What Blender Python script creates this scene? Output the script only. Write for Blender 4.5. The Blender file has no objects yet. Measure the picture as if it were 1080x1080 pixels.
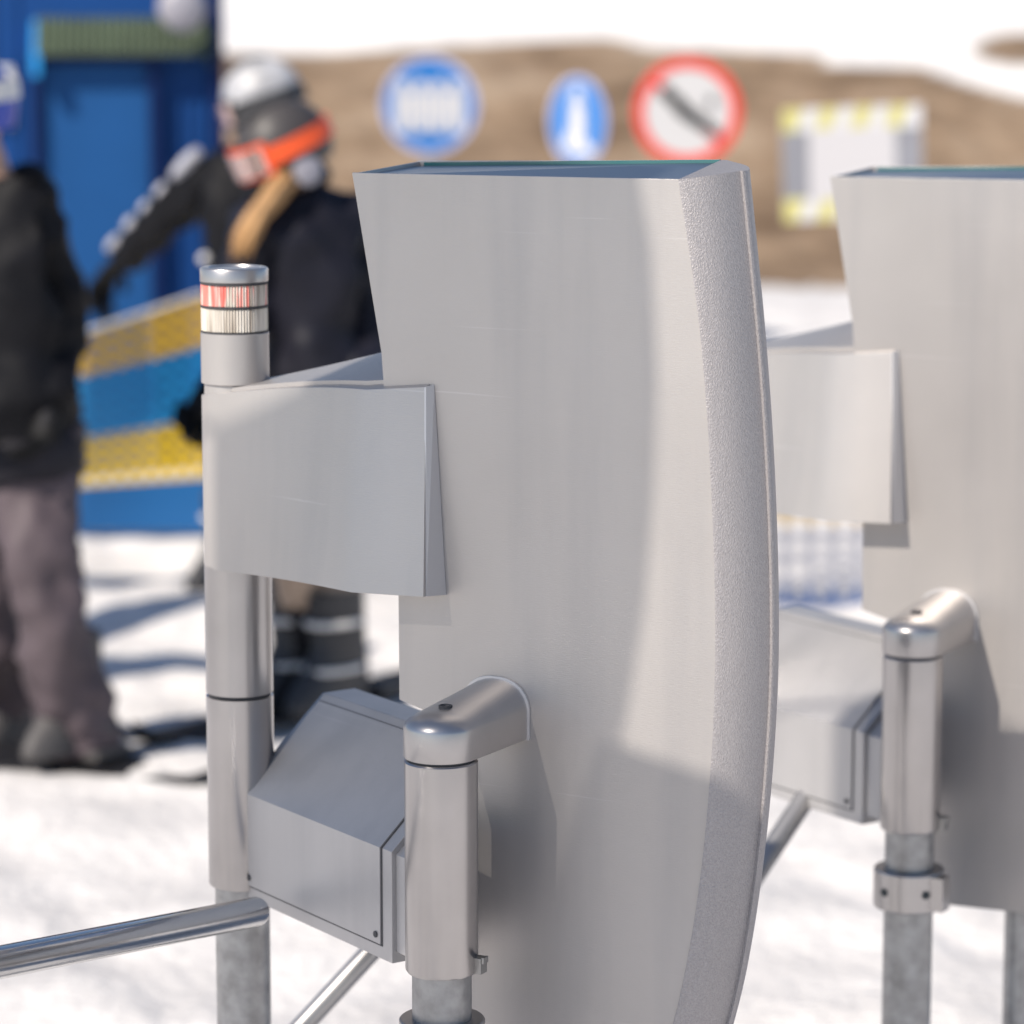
import bpy, bmesh, math, random
from mathutils import Vector, Matrix, noise
random.seed(7)
PI = math.pi
scene = bpy.context.scene
COL = scene.collection

# ------------------------------------------------------------------ camera maths
CAM_H = 1.9
F_PX = 3400.0                      # focal length in photo pixels (1080 wide)
PITCH = math.atan(540.0 / F_PX)
CAM = Vector((0, 0, CAM_H))
FWD = Vector((0, math.cos(PITCH), -math.sin(PITCH)))
UPV = Vector((0, math.sin(PITCH), math.cos(PITCH)))

def ray(px, py):
    return Vector((1, 0, 0)) * (px - 540) + UPV * (540 - py) + FWD * F_PX

def at(px, py, Y):
    d = ray(px, py)
    return CAM + d * (Y / d.y)

def zY(py, Y):
    return at(540, py, Y).z

def proj(p):
    v = Vector(p) - CAM
    w = v.dot(FWD)
    return 540 + v.x * F_PX / w, 540 - v.dot(UPV) * F_PX / w

# ------------------------------------------------------------------ materials
def mat(name, color, rough=0.6, metal=0.0, bump=0.0, bscale=40.0, var=0.0, vscale=6.0, spec=0.5,
        stretch=None, bump2=None, coat=0.0, rvar=0.0):
    m = bpy.data.materials.new(name); m.use_nodes = True
    nt = m.node_tree; b = nt.nodes['Principled BSDF']
    b.inputs['Base Color'].default_value = (*color, 1)
    b.inputs['Roughness'].default_value = rough
    b.inputs['Metallic'].default_value = metal
    b.inputs['Specular IOR Level'].default_value = spec
    b.inputs['Coat Weight'].default_value = coat
    tc = nt.nodes.new('ShaderNodeTexCoord')
    src = tc.outputs['Object']
    if stretch:
        mp = nt.nodes.new('ShaderNodeMapping'); mp.inputs['Scale'].default_value = stretch
        nt.links.new(src, mp.inputs['Vector']); src2 = mp.outputs['Vector']
    else:
        src2 = src
    if var > 0:
        n = nt.nodes.new('ShaderNodeTexNoise'); n.inputs['Scale'].default_value = vscale; n.inputs['Detail'].default_value = 6
        nt.links.new(src, n.inputs['Vector'])
        r = nt.nodes.new('ShaderNodeValToRGB')
        r.color_ramp.elements[0].position = 0.3; r.color_ramp.elements[1].position = 0.7
        r.color_ramp.elements[0].color = (*[c * (1 - var) for c in color], 1)
        r.color_ramp.elements[1].color = (*[min(1, c * (1 + var)) for c in color], 1)
        nt.links.new(n.outputs['Fac'], r.inputs['Fac'])
        nt.links.new(r.outputs['Color'], b.inputs['Base Color'])
        if rvar > 0:
            mr = nt.nodes.new('ShaderNodeMapRange')
            mr.inputs['To Min'].default_value = rough - rvar; mr.inputs['To Max'].default_value = rough + rvar
            nt.links.new(n.outputs['Fac'], mr.inputs['Value']); nt.links.new(mr.outputs['Result'], b.inputs['Roughness'])
    last = None
    if bump > 0:
        n = nt.nodes.new('ShaderNodeTexNoise'); n.inputs['Scale'].default_value = bscale; n.inputs['Detail'].default_value = 4
        nt.links.new(src2, n.inputs['Vector'])
        bp = nt.nodes.new('ShaderNodeBump'); bp.inputs['Strength'].default_value = bump; bp.inputs['Distance'].default_value = 0.01
        nt.links.new(n.outputs['Fac'], bp.inputs['Height']); last = bp
    if bump2:
        s, sc, dist = bump2
        n = nt.nodes.new('ShaderNodeTexNoise'); n.inputs['Scale'].default_value = sc; n.inputs['Detail'].default_value = 2
        nt.links.new(src, n.inputs['Vector'])
        bp = nt.nodes.new('ShaderNodeBump'); bp.inputs['Strength'].default_value = s; bp.inputs['Distance'].default_value = dist
        nt.links.new(n.outputs['Fac'], bp.inputs['Height'])
        if last: nt.links.new(last.outputs['Normal'], bp.inputs['Normal'])
        last = bp
    if last: nt.links.new(last.outputs['Normal'], b.inputs['Normal'])
    return m

M = {}
M['panel'] = mat('silver_lacquered_metal', (.445, .42, .408), .40, .55, bump=.07, bscale=90, stretch=(1.2, 1, 9), var=.05, vscale=3.5,
                 bump2=(.22, 2.4, .02), rvar=.06)
M['sleeve'] = mat('satin_stainless_steel', (.44, .425, .425), .29, 1.0, var=.10, vscale=7, rvar=.03)
M['cast'] = mat('polished_cast_cap', (.45, .435, .435), .34, .85, var=.07, vscale=8, rvar=.03)
M['galv'] = mat('galvanised_steel', (.34, .34, .345), .42, .85, bump=.05, bscale=60, var=.25, vscale=38, rvar=.12)
M['rail'] = mat('polished_rail_steel', (.55, .55, .56), .17, 1.0, bump=.02, bscale=20, stretch=(8, 1, 8), var=.05, vscale=8)
M['box'] = mat('painted_box_metal', (.44, .43, .435), .40, .45, bump=.03, bscale=120, var=.06, vscale=5, bump2=(.05, 3, .01), rvar=.05)
def wear(m, amount=.10):
    nt = m.node_tree; b = nt.nodes['Principled BSDF']
    src = b.inputs['Base Color'].links[0].from_socket
    tc = nt.nodes.new('ShaderNodeTexCoord'); acc = None
    for rot, sc in (((0, .35, 0), (2.2, 2.2, 95)), ((0, -.9, 0), (2.5, 2.5, 120)), ((0, 1.25, 0), (3, 3, 150))):
        mp = nt.nodes.new('ShaderNodeMapping'); mp.inputs['Rotation'].default_value = rot; mp.inputs['Scale'].default_value = sc
        n = nt.nodes.new('ShaderNodeTexNoise'); n.inputs['Scale'].default_value = 1.0; n.inputs['Detail'].default_value = 1.5
        nt.links.new(tc.outputs['Object'], mp.inputs['Vector']); nt.links.new(mp.outputs['Vector'], n.inputs['Vector'])
        r = nt.nodes.new('ShaderNodeMapRange'); r.inputs['From Min'].default_value = .72; r.inputs['From Max'].default_value = .78
        nt.links.new(n.outputs['Fac'], r.inputs['Value'])
        if acc:
            a = nt.nodes.new('ShaderNodeMath'); a.operation = 'MAXIMUM'; nt.links.new(acc, a.inputs[0]); nt.links.new(r.outputs['Result'], a.inputs[1]); acc = a.outputs[0]
        else: acc = r.outputs['Result']
    k = nt.nodes.new('ShaderNodeMath'); k.operation = 'MULTIPLY'; k.inputs[1].default_value = amount * 4; nt.links.new(acc, k.inputs[0])
    mx = nt.nodes.new('ShaderNodeMix'); mx.data_type = 'RGBA'; mx.inputs['B'].default_value = (.62, .60, .60, 1)
    nt.links.new(k.outputs[0], mx.inputs['Factor']); nt.links.new(src, mx.inputs['A'])
    # grey water marks, long and vertical
    mp = nt.nodes.new('ShaderNodeMapping'); mp.inputs['Scale'].default_value = (14, 14, 1.1)
    n = nt.nodes.new('ShaderNodeTexNoise'); n.inputs['Scale'].default_value = 1.0; n.inputs['Detail'].default_value = 5
    nt.links.new(tc.outputs['Object'], mp.inputs['Vector']); nt.links.new(mp.outputs['Vector'], n.inputs['Vector'])
    r = nt.nodes.new('ShaderNodeMapRange'); r.inputs['From Min'].default_value = .45; r.inputs['From Max'].default_value = .75; r.inputs['To Min'].default_value = 0; r.inputs['To Max'].default_value = .35
    nt.links.new(n.outputs['Fac'], r.inputs['Value'])
    m2 = nt.nodes.new('ShaderNodeMix'); m2.data_type = 'RGBA'; m2.inputs['B'].default_value = (.29, .285, .30, 1)
    nt.links.new(r.outputs['Result'], m2.inputs['Factor']); nt.links.new(mx.outputs['Result'], m2.inputs['A'])
    nt.links.new(m2.outputs['Result'], b.inputs['Base Color'])
wear(M['panel']); wear(M['box'], .06)
M['seam'] = mat('dark_seam', (.05, .05, .055), .7)
M['dark'] = mat('dark_slot', (.03, .04, .045), .6)
M['teal'] = mat('teal_glass_edge', (.03, .13, .14), .15, 0, coat=.5)
M['plate'] = mat('recessed_top_plate', (.16, .19, .24), .32, .7, var=.05)
M['bar'] = mat('dull_steel_bar', (.40, .39, .39), .38, .8, var=.1, vscale=12)
M['white_edge'] = mat('bright_flange', (.55, .54, .55), .4, .4)
M['screw'] = mat('screw_steel', (.35, .35, .35), .35, 1)

# embossed trim strip
def trim_mat():
    m = mat('embossed_trim', (.355, .335, .34), .47, .45, var=.13, vscale=420)
    nt = m.node_tree; b = nt.nodes['Principled BSDF']
    tc = nt.nodes.new('ShaderNodeTexCoord')
    mp = nt.nodes.new('ShaderNodeMapping'); mp.inputs['Scale'].default_value = (1, 1, .55)
    nt.links.new(tc.outputs['Object'], mp.inputs['Vector'])
    v = nt.nodes.new('ShaderNodeTexVoronoi'); v.inputs['Scale'].default_value = 760
    n = nt.nodes.new('ShaderNodeTexNoise'); n.inputs['Scale'].default_value = 620; n.inputs['Detail'].default_value = 3
    nt.links.new(mp.outputs['Vector'], v.inputs['Vector']); nt.links.new(mp.outputs['Vector'], n.inputs['Vector'])
    ad = nt.nodes.new('ShaderNodeMath'); ad.operation = 'ADD'
    nt.links.new(v.outputs['Distance'], ad.inputs[0]); nt.links.new(n.outputs['Fac'], ad.inputs[1])
    bp = nt.nodes.new('ShaderNodeBump'); bp.inputs['Strength'].default_value = .5; bp.inputs['Distance'].default_value = .0012
    nt.links.new(ad.outputs[0], bp.inputs['Height']); nt.links.new(bp.outputs['Normal'], b.inputs['Normal'])
    # long worn scratches
    n2 = nt.nodes.new('ShaderNodeTexNoise'); n2.inputs['Scale'].default_value = 24; n2.inputs['Detail'].default_value = 5
    mp2 = nt.nodes.new('ShaderNodeMapping'); mp2.inputs['Scale'].default_value = (8, 8, .12)
    nt.links.new(tc.outputs['Object'], mp2.inputs['Vector']); nt.links.new(mp2.outputs['Vector'], n2.inputs['Vector'])
    mr = nt.nodes.new('ShaderNodeMapRange'); mr.inputs['From Min'].default_value = .3; mr.inputs['From Max'].default_value = .7
    mr.inputs['To Min'].default_value = .45; mr.inputs['To Max'].default_value = .53
    nt.links.new(n2.outputs['Fac'], mr.inputs['Value']); nt.links.new(mr.outputs['Result'], b.inputs['Roughness'])
    return m
M['trim'] = trim_mat()

# beacon lens: ribbed clear plastic
def lens_mat(name, tint, tp=.64):
    m = bpy.data.materials.new(name); m.use_nodes = True
    nt = m.node_tree; b = nt.nodes['Principled BSDF']
    b.inputs['Roughness'].default_value = .18
    b.inputs['Coat Weight'].default_value = .3
    tc = nt.nodes.new('ShaderNodeTexCoord')
    n = nt.nodes.new('ShaderNodeTexNoise'); n.inputs['Scale'].default_value = 40; n.inputs['Detail'].default_value = 3
    mp = nt.nodes.new('ShaderNodeMapping'); mp.inputs['Scale'].default_value = (2.6, 2.6, .15)
    nt.links.new(tc.outputs['Object'], mp.inputs['Vector']); nt.links.new(mp.outputs['Vector'], n.inputs['Vector'])
    r = nt.nodes.new('ShaderNodeValToRGB'); cr = r.color_ramp
    cr.elements[0].position = .33; cr.elements[0].color = (.24, .19, .15, 1)
    cr.elements[1].position = .46; cr.elements[1].color = (.62, .57, .50, 1)
    e = cr.elements.new(tp - .06); e.color = (.72, .68, .62, 1)
    e = cr.elements.new(tp); e.color = (*tint, 1)
    nt.links.new(n.outputs['Fac'], r.inputs['Fac']); nt.links.new(r.outputs['Color'], b.inputs['Base Color'])
    return m
M['lens_red'] = lens_mat('ribbed_lens_reddish', (.80, .25, .21), .545)
M['lens_clear'] = lens_mat('ribbed_lens_clear', (.75, .70, .58))

# ------------------------------------------------------------------ object helpers
def tag(o, label=None, cat=None, group=None, kind=None):
    if label: o['label'] = label
    if cat: o['category'] = cat
    if group: o['group'] = group
    if kind: o['kind'] = kind
    return o

def empty(name, loc, rz=0, label=None, cat=None, group=None):
    o = bpy.data.objects.new(name, None); COL.objects.link(o)
    o.location = loc; o.rotation_euler = (0, 0, rz); o.empty_display_size = .1
    return tag(o, label, cat, group)

def smooth(me, ang=35):
    me.polygons.foreach_set('use_smooth', [True] * len(me.polygons))
    me.set_sharp_from_angle(angle=math.radians(ang))

def obj(name, bm, m, parent=None, ang=35, bevel=0, seg=2, recalc=True):
    if recalc: bmesh.ops.recalc_face_normals(bm, faces=bm.faces)
    if bevel:
        es = [e for e in bm.edges if len(e.link_faces) == 2 and e.calc_face_angle(0) > math.radians(28)]
        bmesh.ops.bevel(bm, geom=es, offset=bevel, segments=seg, profile=.6, affect='EDGES', clamp_overlap=True)
    me = bpy.data.meshes.new(name); bm.to_mesh(me); bm.free()
    ms = m if isinstance(m, (list, tuple)) else [m]
    for x in ms: me.materials.append(x)
    smooth(me, ang)
    o = bpy.data.objects.new(name, me); COL.objects.link(o)
    if bevel:
        wn = o.modifiers.new('weighted_normals', 'WEIGHTED_NORMAL'); wn.keep_sharp = True; wn.weight = 100
    if parent: o.parent = parent
    return o

def prism(bm, outline, vec, mi=0):
    """closed solid from a planar outline (list of Vector) swept by vec"""
    a = [bm.verts.new(p) for p in outline]; b = [bm.verts.new(Vector(p) + vec) for p in outline]
    n = len(a); fs = [bm.faces.new(a), bm.faces.new(b[::-1])]
    for i in range(n): fs.append(bm.faces.new((a[i], b[i], b[(i + 1) % n], a[(i + 1) % n])))
    for f in fs: f.material_index = mi
    return fs

def loft(bm, rings, cap=True, mi=0):
    vs = [[bm.verts.new(p) for p in r] for r in rings]
    n = len(vs[0])
    for a, b in zip(vs, vs[1:]):
        for i in range(n):
            bm.faces.new((a[i], a[(i + 1) % n], b[(i + 1) % n], b[i])).material_index = mi
    if cap:
        bm.faces.new(vs[0][::-1]).material_index = mi; bm.faces.new(vs[-1]).material_index = mi

def lathe(bm, cx, cy, prof, seg=48, mi=0):
    """prof: list of (r, z), closed top and bottom with caps"""
    rings = [[Vector((cx + r * math.cos(2 * PI * k / seg), cy + r * math.sin(2 * PI * k / seg), z)) for k in range(seg)] for r, z in prof]
    loft(bm, rings, True, mi)

def box(bm, c, s, rot=None, mi=0):
    c = Vector(c); hx, hy, hz = s[0] / 2, s[1] / 2, s[2] / 2
    o = [Vector((x, y, -hz)) for x, y in ((-hx, -hy), (hx, -hy), (hx, hy), (-hx, hy))]
    if rot: 
        pts = [rot @ p for p in o]; v = rot @ Vector((0, 0, 2 * hz))
    else: pts, v = o, Vector((0, 0, 2 * hz))
    prism(bm, [c + p for p in pts], v, mi)

def tube(bm, path, r, seg=24, mi=0, rr=None):
    rings = []
    n = len(path); path = [Vector(p) for p in path]
    t0 = (path[1] - path[0]).normalized()
    ref = Vector((0, 0, 1)) if abs(t0.z) < .9 else Vector((1, 0, 0))
    for i, p in enumerate(path):
        t = (path[min(i + 1, n - 1)] - path[max(i - 1, 0)]).normalized()
        x = ref.cross(t).normalized(); y = t.cross(x); ref = y
        q = rr[i] if rr else r
        rings.append([p + x * q * math.cos(2 * PI * k / seg) + y * q * math.sin(2 * PI * k / seg) for k in range(seg)])
    loft(bm, rings, True, mi)

def cap_tube_path(a, b, r, nose=.006):
    a, b = Vector(a), Vector(b); d = (b - a).normalized()
    path = [a, a + d * .002, a + d * nose, b - d * nose, b - d * .002, b]
    return path, [r * .72, r * .92, r, r, r * .92, r * .72]

# ------------------------------------------------------------------ sun
SUN_AZ = math.radians(46)          # direction the light travels, clockwise from +Y
SUN_EL = math.radians(42)
LDIR = Vector((math.sin(SUN_AZ) * math.cos(SUN_EL), math.cos(SUN_AZ) * math.cos(SUN_EL), -math.sin(SUN_EL)))

# ------------------------------------------------------------------ access gate (local axes: x along panel, y away from its face, z up)
PSI = math.radians(30)
UV = Vector((math.cos(PSI), -math.sin(PSI), 0)); NV = Vector((math.sin(PSI), math.cos(PSI), 0))
P0 = at(371, 182, 4.0); O = Vector((P0.x, P0.y, 0))
D = 0.158

def loc(px, py, off=0.0):
    d = ray(px, py); t = (off - (CAM - O).dot(NV)) / d.dot(NV)
    p = CAM + d * t
    return (p - O).dot(UV), p.z

def to_world(u, n, z): return O + UV * u + NV * n + Vector((0, 0, z))

def interp(pts, n):
    """resample a polyline of (u,z) with Catmull-Rom to n points"""
    P = [Vector((a, b, 0)) for a, b in pts]; out = []
    m = len(P) - 1
    for k in range(n):
        s = k / (n - 1) * m; i = min(int(s), m - 1); t = s - i
        p0, p1, p2, p3 = P[max(i - 1, 0)], P[i], P[i + 1], P[min(i + 2, m)]
        v = .5 * ((2 * p1) + (p2 - p0) * t + (2 * p0 - 5 * p1 + 4 * p2 - p3) * t * t + (3 * p1 - p0 - 3 * p2 + p3) * t ** 3)
        out.append((v.x, v.y))
    return out

FRONT_R = [(718, 189), (729, 260), (740, 340), (748, 430), (753, 520), (756, 600), (757, 680), (755, 760), (750, 840), (742, 920), (730, 1000), (714, 1075), (694, 1140)]
BACK_R = [(787, 180), (796, 270), (804, 355), (811, 450), (815.5, 540), (818, 630), (817.5, 715), (813, 800), (806, 880), (796, 960), (783, 1035), (768, 1095), (752, 1150)]
fr = interp([loc(*p, 0) for p in FRONT_R], 49)
SN = .055
sil = interp([loc(*p, SN) for p in BACK_R], 49)
br = [(u - .078, z + .006) for u, z in sil]
tl = loc(371, 182); left_edge = [loc(*p) for p in ((402, 372), (420, 628), (421, 738), (486, 766), (480, 1110))]

def L(u, n, z): return Vector((u, n, z))

def build_gate():
    gate = empty('access_gate', O, -PSI)
    gate['label'] = 'nearest sharp silver ski lift access gate with a ribbed signal light on its rear post'
    gate['category'] = 'access gate'
    # --- panel : front sheet, back sheet, left wall, recessed top
    panel_out = [tl] + fr + left_edge[::-1]
    bm = bmesh.new()
    prism(bm, [L(u, 0, z) for u, z in panel_out], L(0, .004, 0))
    front = obj('front_panel', bm, M['panel'], gate, bevel=.0012)
    dz = .008
    tlb = (tl[0], tl[1] + dz)
    bout = [tlb] + br + [(u, z) for u, z in left_edge[::-1]]
    bm = bmesh.new(); prism(bm, [L(u, D - .004, z) for u, z in bout], L(0, .004, 0))
    obj('back_panel', bm, M['panel'], gate, bevel=.0012)
    bm = bmesh.new()
    le = [tl] + left_edge
    for (a, b) in zip(le, le[1:]):
        v = [L(a[0] + .001, .0042, a[1] - .001), L(a[0] + .001, D - .0042, a[1] + (dz if a is tl else 0) - .001), L(b[0] + .001, D - .0042, b[1]), L(b[0] + .001, .0042, b[1])]
        prism(bm, v, L(.003, 0, 0.0))
    # bottom wall
    a, b = left_edge[-1], fr[-1]
    prism(bm, [L(a[0], .0042, a[1] + .002), L(b[0], .0042, b[1] + .002), L(b[0], D - .0042, b[1] + .002), L(a[0], D - .0042, a[1] + .002)], L(0, 0, .003))
    obj('side_wall', bm, M['panel'], gate)
    bm = bmesh.new()
    prism(bm, [L(tl[0] + .006, .0045, tl[1] - .004), L(fr[0][0] - .004, .0045, fr[0][1] - .004), L(br[0][0] - .002, D - .0085, br[0][1] - .003), L(tl[0] + .006, D - .0085, tl[1] + .002)], L(0, 0, -.004))
    top = obj('top_plate', bm, M['plate'], gate)
    # dark glazed slot along the back of the top
    bm = bmesh.new()
    prism(bm, [L(tl[0] + .012, D - .0075, tl[1] - .009), L(br[0][0] - .004, D - .0075, br[0][1] - .009), L(br[0][0] - .004, D - .0075, br[0][1] + .001), L(tl[0] + .012, D - .0075, tl[1] + .0065)], L(0, .0030, 0))
    obj('glass_strip', bm, M['teal'], gate)
    # --- embossed trim wrapping the curved edge
    bm = bmesh.new(); rings = []
    for a, m_, b in zip(fr, sil, br):
        f = L(a[0], -.0035, a[1]); g = L(m_[0] - .006, SN - .004, m_[1]); h = L(b[0], D, b[1])
        pts = [f + L(-.004, 0.0045, 0), f + L(-.0015, -.0005, 0), f + L(.001, 0, 0)]
        for k in range(1, 10):
            t = k / 9.5
            p = f.lerp(g, t); w_ = .009 * math.sin(PI * t) ** .9; p.x += w_ * .6; p.y -= w_ * .7; pts.append(p)
        pts += [g + L(.0005, -.0005, 0), g + L(.0040, -.0015, 0), g + L(.0060, .001, 0), g + L(.0062, .006, 0)]
        for k in range(1, 6):
            t = k / 6; p = (g + L(.006, .012, 0)).lerp(h, t); w_ = .012 * math.sin(PI * t); p.x += w_; pts.append(p)
        pts += [h + L(0, .004, 0), h + L(-.012, .004, 0), h + L(-.012, .0005, 0)]
        pts += [L(b[0] - .004, D - .006, b[1]), L(a[0] - .004, .005, a[1])]
        rings.append(pts)
    loft(bm, rings)
    tr = obj('edge_trim', bm, M['trim'], front, ang=40)
    # --- rear post in the plane of the panel
    up = loc(250.5, 560, D / 2)[0]
    wl = to_world(up, D / 2, 0); R = .0445; ri = .0365
    yl = wl.y - R * .9
    zz = lambda py: zY(py, yl)
    bm = bmesh.new(); lathe(bm, up, D / 2, [(ri, -.25), (ri, zz(930))], 40)
    obj('rear_post', bm, M['galv'], gate)
    bm = bmesh.new(); lathe(bm, up, D / 2, [(ri + .001, zz(940) + .002), (R - .002, zz(940)), (R, zz(940) + .003), (R, zz(738.5) - .001), (R - .003, zz(738.5))], 56)
    lathe(bm, up, D / 2, [(R - .0035, zz(738.5) - .001), (R - .0035, zz(736) + .001)], 40, 1)
    lathe(bm, up, D / 2, [(R - .003, zz(736)), (R, zz(736) + .001), (R, zz(600))], 56)
    obj('post_sleeve', bm, [M['sleeve'], M['seam']], gate)
    # --- upper arm housing embracing the panel edge
    ztl, ztr = zz(421), to_world(0, 0, loc(447, 408, -.01)[1]).z
    ue_t, _ = loc(450, 408, -.008); ue_b, zbr = loc(467, 627, 0)
    zbl = zz(603)
    def ring(top):
        pts = []
        uend = ue_t if top else ue_b
        nf = -.010 if top else -.046
        nb = D + .03
        zl, zr = (ztl, ztr) if top else (zbl, zbr + .004)
        def zof(u, n):
            s = max(0, min(1, (u - (up - R)) / (uend - (up - R))))
            z = zl + (zr - zl) * s
            if top: z += .056 * max(0, min(1, (n - nf) / (nb - nf))) * min(1, s * 1.3)
            return z
        N = 14
        pts.append((uend, nf))
        uk = left_edge[0][0] - .016
        nk = nf + .002 if top else -.049
        pts.append((uend + (uk - uend) * .5, (nf + nk) / 2)); pts.append((uk, nk))
        # slightly hollow front from corner to post
        ax, ay = up - R * .25, D / 2 - R * .97
        for k in range(1, 9):
            s = k / 9; pts.append((uk + (ax - uk) * s, nk + (ay - nk) * s + .010 * math.sin(PI * s)))
        for k in range(N + 1):
            an = math.radians(256) - math.radians(152) * k / N
            pts.append((up + R * math.cos(an), D / 2 + R * math.sin(an)))
        bx, by = up - R * .25, D / 2 + R * .97
        for k in range(1, 9):
            s = k / 9; pts.append((bx + (uend - bx) * s, by + (nb - by) * s - .012 * math.sin(PI * s)))
        pts.append((uend, nb))
        return [L(u, n, zof(u, n)) for u, n in pts], pts, zof
    rb, _, _ = ring(False); rt, ptop, zof = ring(True)
    bm = bmesh.new(); loft(bm, [rb, rt]); bmesh.ops.triangulate(bm, faces=[f for f in bm.faces if len(f.verts) > 4])
    bm2 = bm
    arm = obj('arm_housing', bm, M['panel'], gate, bevel=.0025, ang=30)
    # raised lid on the arm's top, inset from the rim
    c = Vector((sum(p[0] for p in ptop) / len(ptop), sum(p[1] for p in ptop) / len(ptop)))
    lid = []
    for (u, n) in ptop:
        v = Vector((u, n)) - c; s = .86
        lid.append((c.x + v.x * .93, c.y + v.y * .80))
    bm = bmesh.new(); loft(bm, [[L(u, n, zof(u, n) - .002) for u, n in lid], [L(u, n, zof(u, n) + .005) for u, n in lid]])
    bmesh.ops.triangulate(bm, faces=[f for f in bm.faces if len(f.verts) > 4])
    obj('lid', bm, M['panel'], arm, ang=30)
    # clamp rim where the arm meets the panel
    bm = bmesh.new()
    prism(bm, [L(ue_t - .001, -.012, ztr), L(ue_t + .004, -.0005, ztr + .002), L(ue_b + .003, -.0005, zbr), L(ue_b - .002, -.040, zbr + .004)], L(.0025, 0, 0))
    obj('end_rim', bm, M['white_edge'], arm)
    # --- signal light on the rear post
    zb = zY(408, yl)
    bm = bmesh.new(); lathe(bm, up, D / 2, [(R - .003, zb - .03), (R - .004, zb), (R, zb + .002), (R, zY(352, yl) - .002), (R - .002, zY(352, yl))], 56)
    sig = obj('signal_light', bm, M['panel'], gate)
    def rib_ring(z0, z1, m, nm):
        bm = bmesh.new(); seg = 144; rings = []
        for z, q in ((z0, .93), (z0 + .0015, 1), (z1 - .0015, 1), (z1, .93)):
            rings.append([L(up + (R - .001 - (.0022 if k % 2 else 0)) * q * math.cos(2 * PI * k / seg), D / 2 + (R - .001 - (.0022 if k % 2 else 0)) * q * math.sin(2 * PI * k / seg), z) for k in range(seg)])
        loft(bm, rings); return obj(nm, bm, m, sig, ang=20)
    rib_ring(zY(352, yl), zY(326, yl), M['lens_clear'], 'clear_lens')
    rib_ring(zY(325, yl) , zY(301, yl), M['lens_red'], 'red_lens')
    for py in (352.5, 325.5, 301):
        bm = bmesh.new(); lathe(bm, up, D / 2, [(R - .0005, zY(py, yl) - .0008), (R - .0005, zY(py, yl) + .0012)], 48); obj('ring_seal', bm, M['seam'], sig)
    bm = bmesh.new(); z1 = zY(284, yl)
    lathe(bm, up, D / 2, [(R - .002, zY(301, yl) + .001), (R, zY(301, yl) + .003), (R, z1 - .003), (R - .0012, z1 - .001), (R - .004, z1), (R - .010, z1), (R - .011, z1 - .002), (.01, z1 - .002)], 56)
    obj('light_cap', bm, M['cast'], sig)
    # --- front post and bracket
    uf, _ = loc(524, 770, 0)
    e = .05
    while proj(to_world(uf, -e, 1.0))[0] > 465.5: e += .001
    wr = to_world(uf, -e, 0); yr = wr.y - R * .9; zr = lambda py: zY(py, yr)
    print('pole offset', e, 'left y', wl.y, 'right y', wr.y)
    bm = bmesh.new(); lathe(bm, uf, -e, [(ri, -.25), (ri, zr(1025))], 40)
    obj('front_post', bm, M['galv'], gate)
    bm = bmesh.new(); lathe(bm, uf, -e, [(ri + .001, zr(1034) + .002), (R - .0025, zr(1034)), (R, zr(1034) + .004), (R, zr(809) - .002), (R - .002, zr(809))], 56)
    lathe(bm, uf, -e, [(R - .004, zr(809) - .002), (R - .004, zr(806) + .003)], 40, 1)
    slv = obj('post_sleeve', bm, [M['sleeve'], M['seam']], gate)
    bm = bmesh.new(); box(bm, (uf + R + .003, -e + .01, zr(1024)), (.012, .016, .020)); box(bm, (uf + R + .010, -e + .01, zr(1018)), (.004, .012, .008))
    obj('clip', bm, M['screw'], slv, bevel=.001)
    zc = zr(806); w = .0455
    def zs(z, y):
        h = z - zc - .036
        return z if h <= 0 else zc + .036 + h * (.56 + .44 * max(0, min(1, (y + e) / (e - .003))))
    def stad(i, z):
        pts = []
        r = w - i
        for k in range(25):
            an = PI + PI * k / 24
            y = -e + r * math.sin(an); pts.append(L(uf + r * math.cos(an), y, zs(z, y)))
        for q in range(1, 7): y = -e + (e - .003) * q / 6; pts.append(L(uf + r, y, zs(z, y)))
        for q in range(6, 0, -1): y = -e + (e - .003) * q / 6; pts.append(L(uf - r, y, zs(z, y)))
        return pts
    prof = [(.0012, 0), (0, .0015), (0, .037), (.0015, .044), (.0055, .053), (.012, .061), (.021, .067), (.031, .0705), (.040, .072)]
    bm = bmesh.new(); loft(bm, [stad(i, zc + h) for i, h in prof])
    br_ = obj('bracket_cap', bm, M['cast'], gate, ang=50)
    bm = bmesh.new()
    fl = [L(uf - w - .0025, -.0045, zc - .001)]
    for i, h in prof[1:]: fl.append(L(uf - w - .0025 + i, -.0045, zc + h + .0025))
    for i, h in prof[:0:-1]: fl.append(L(uf + w + .0025 - i, -.0045, zc + h + .0025))
    fl.append(L(uf + w + .0025, -.0045, zc - .001))
    prism(bm, fl, L(0, .0043, 0)); obj('flange', bm, M['white_edge'], br_, bevel=.001)
    bm = bmesh.new(); lathe(bm, uf - .002, -e + .014, [(.0085, zc + .050), (.0085, zc + .0600), (.0065, zc + .0605), (.0055, zc + .0585), (.001, zc + .0585)], 20)
    obj('screw', bm, M['seam'], br_)
    # collar clamp lower on the post
    zk1, zk0 = zr(1084), zr(1134)
    bm = bmesh.new(); lathe(bm, uf, -e, [(ri + .001, zk0), (ri + .014, zk0), (ri + .016, zk0 + .002), (ri + .016, zk1 - .002), (ri + .014, zk1), (ri + .001, zk1)], 48)
    box(bm, (uf + .050, -e - .012, (zk0 + zk1) / 2), (.03, .028, (zk1 - zk0) * .86))
    col = obj('collar', bm, M['sleeve'], gate, bevel=.001)
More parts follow.
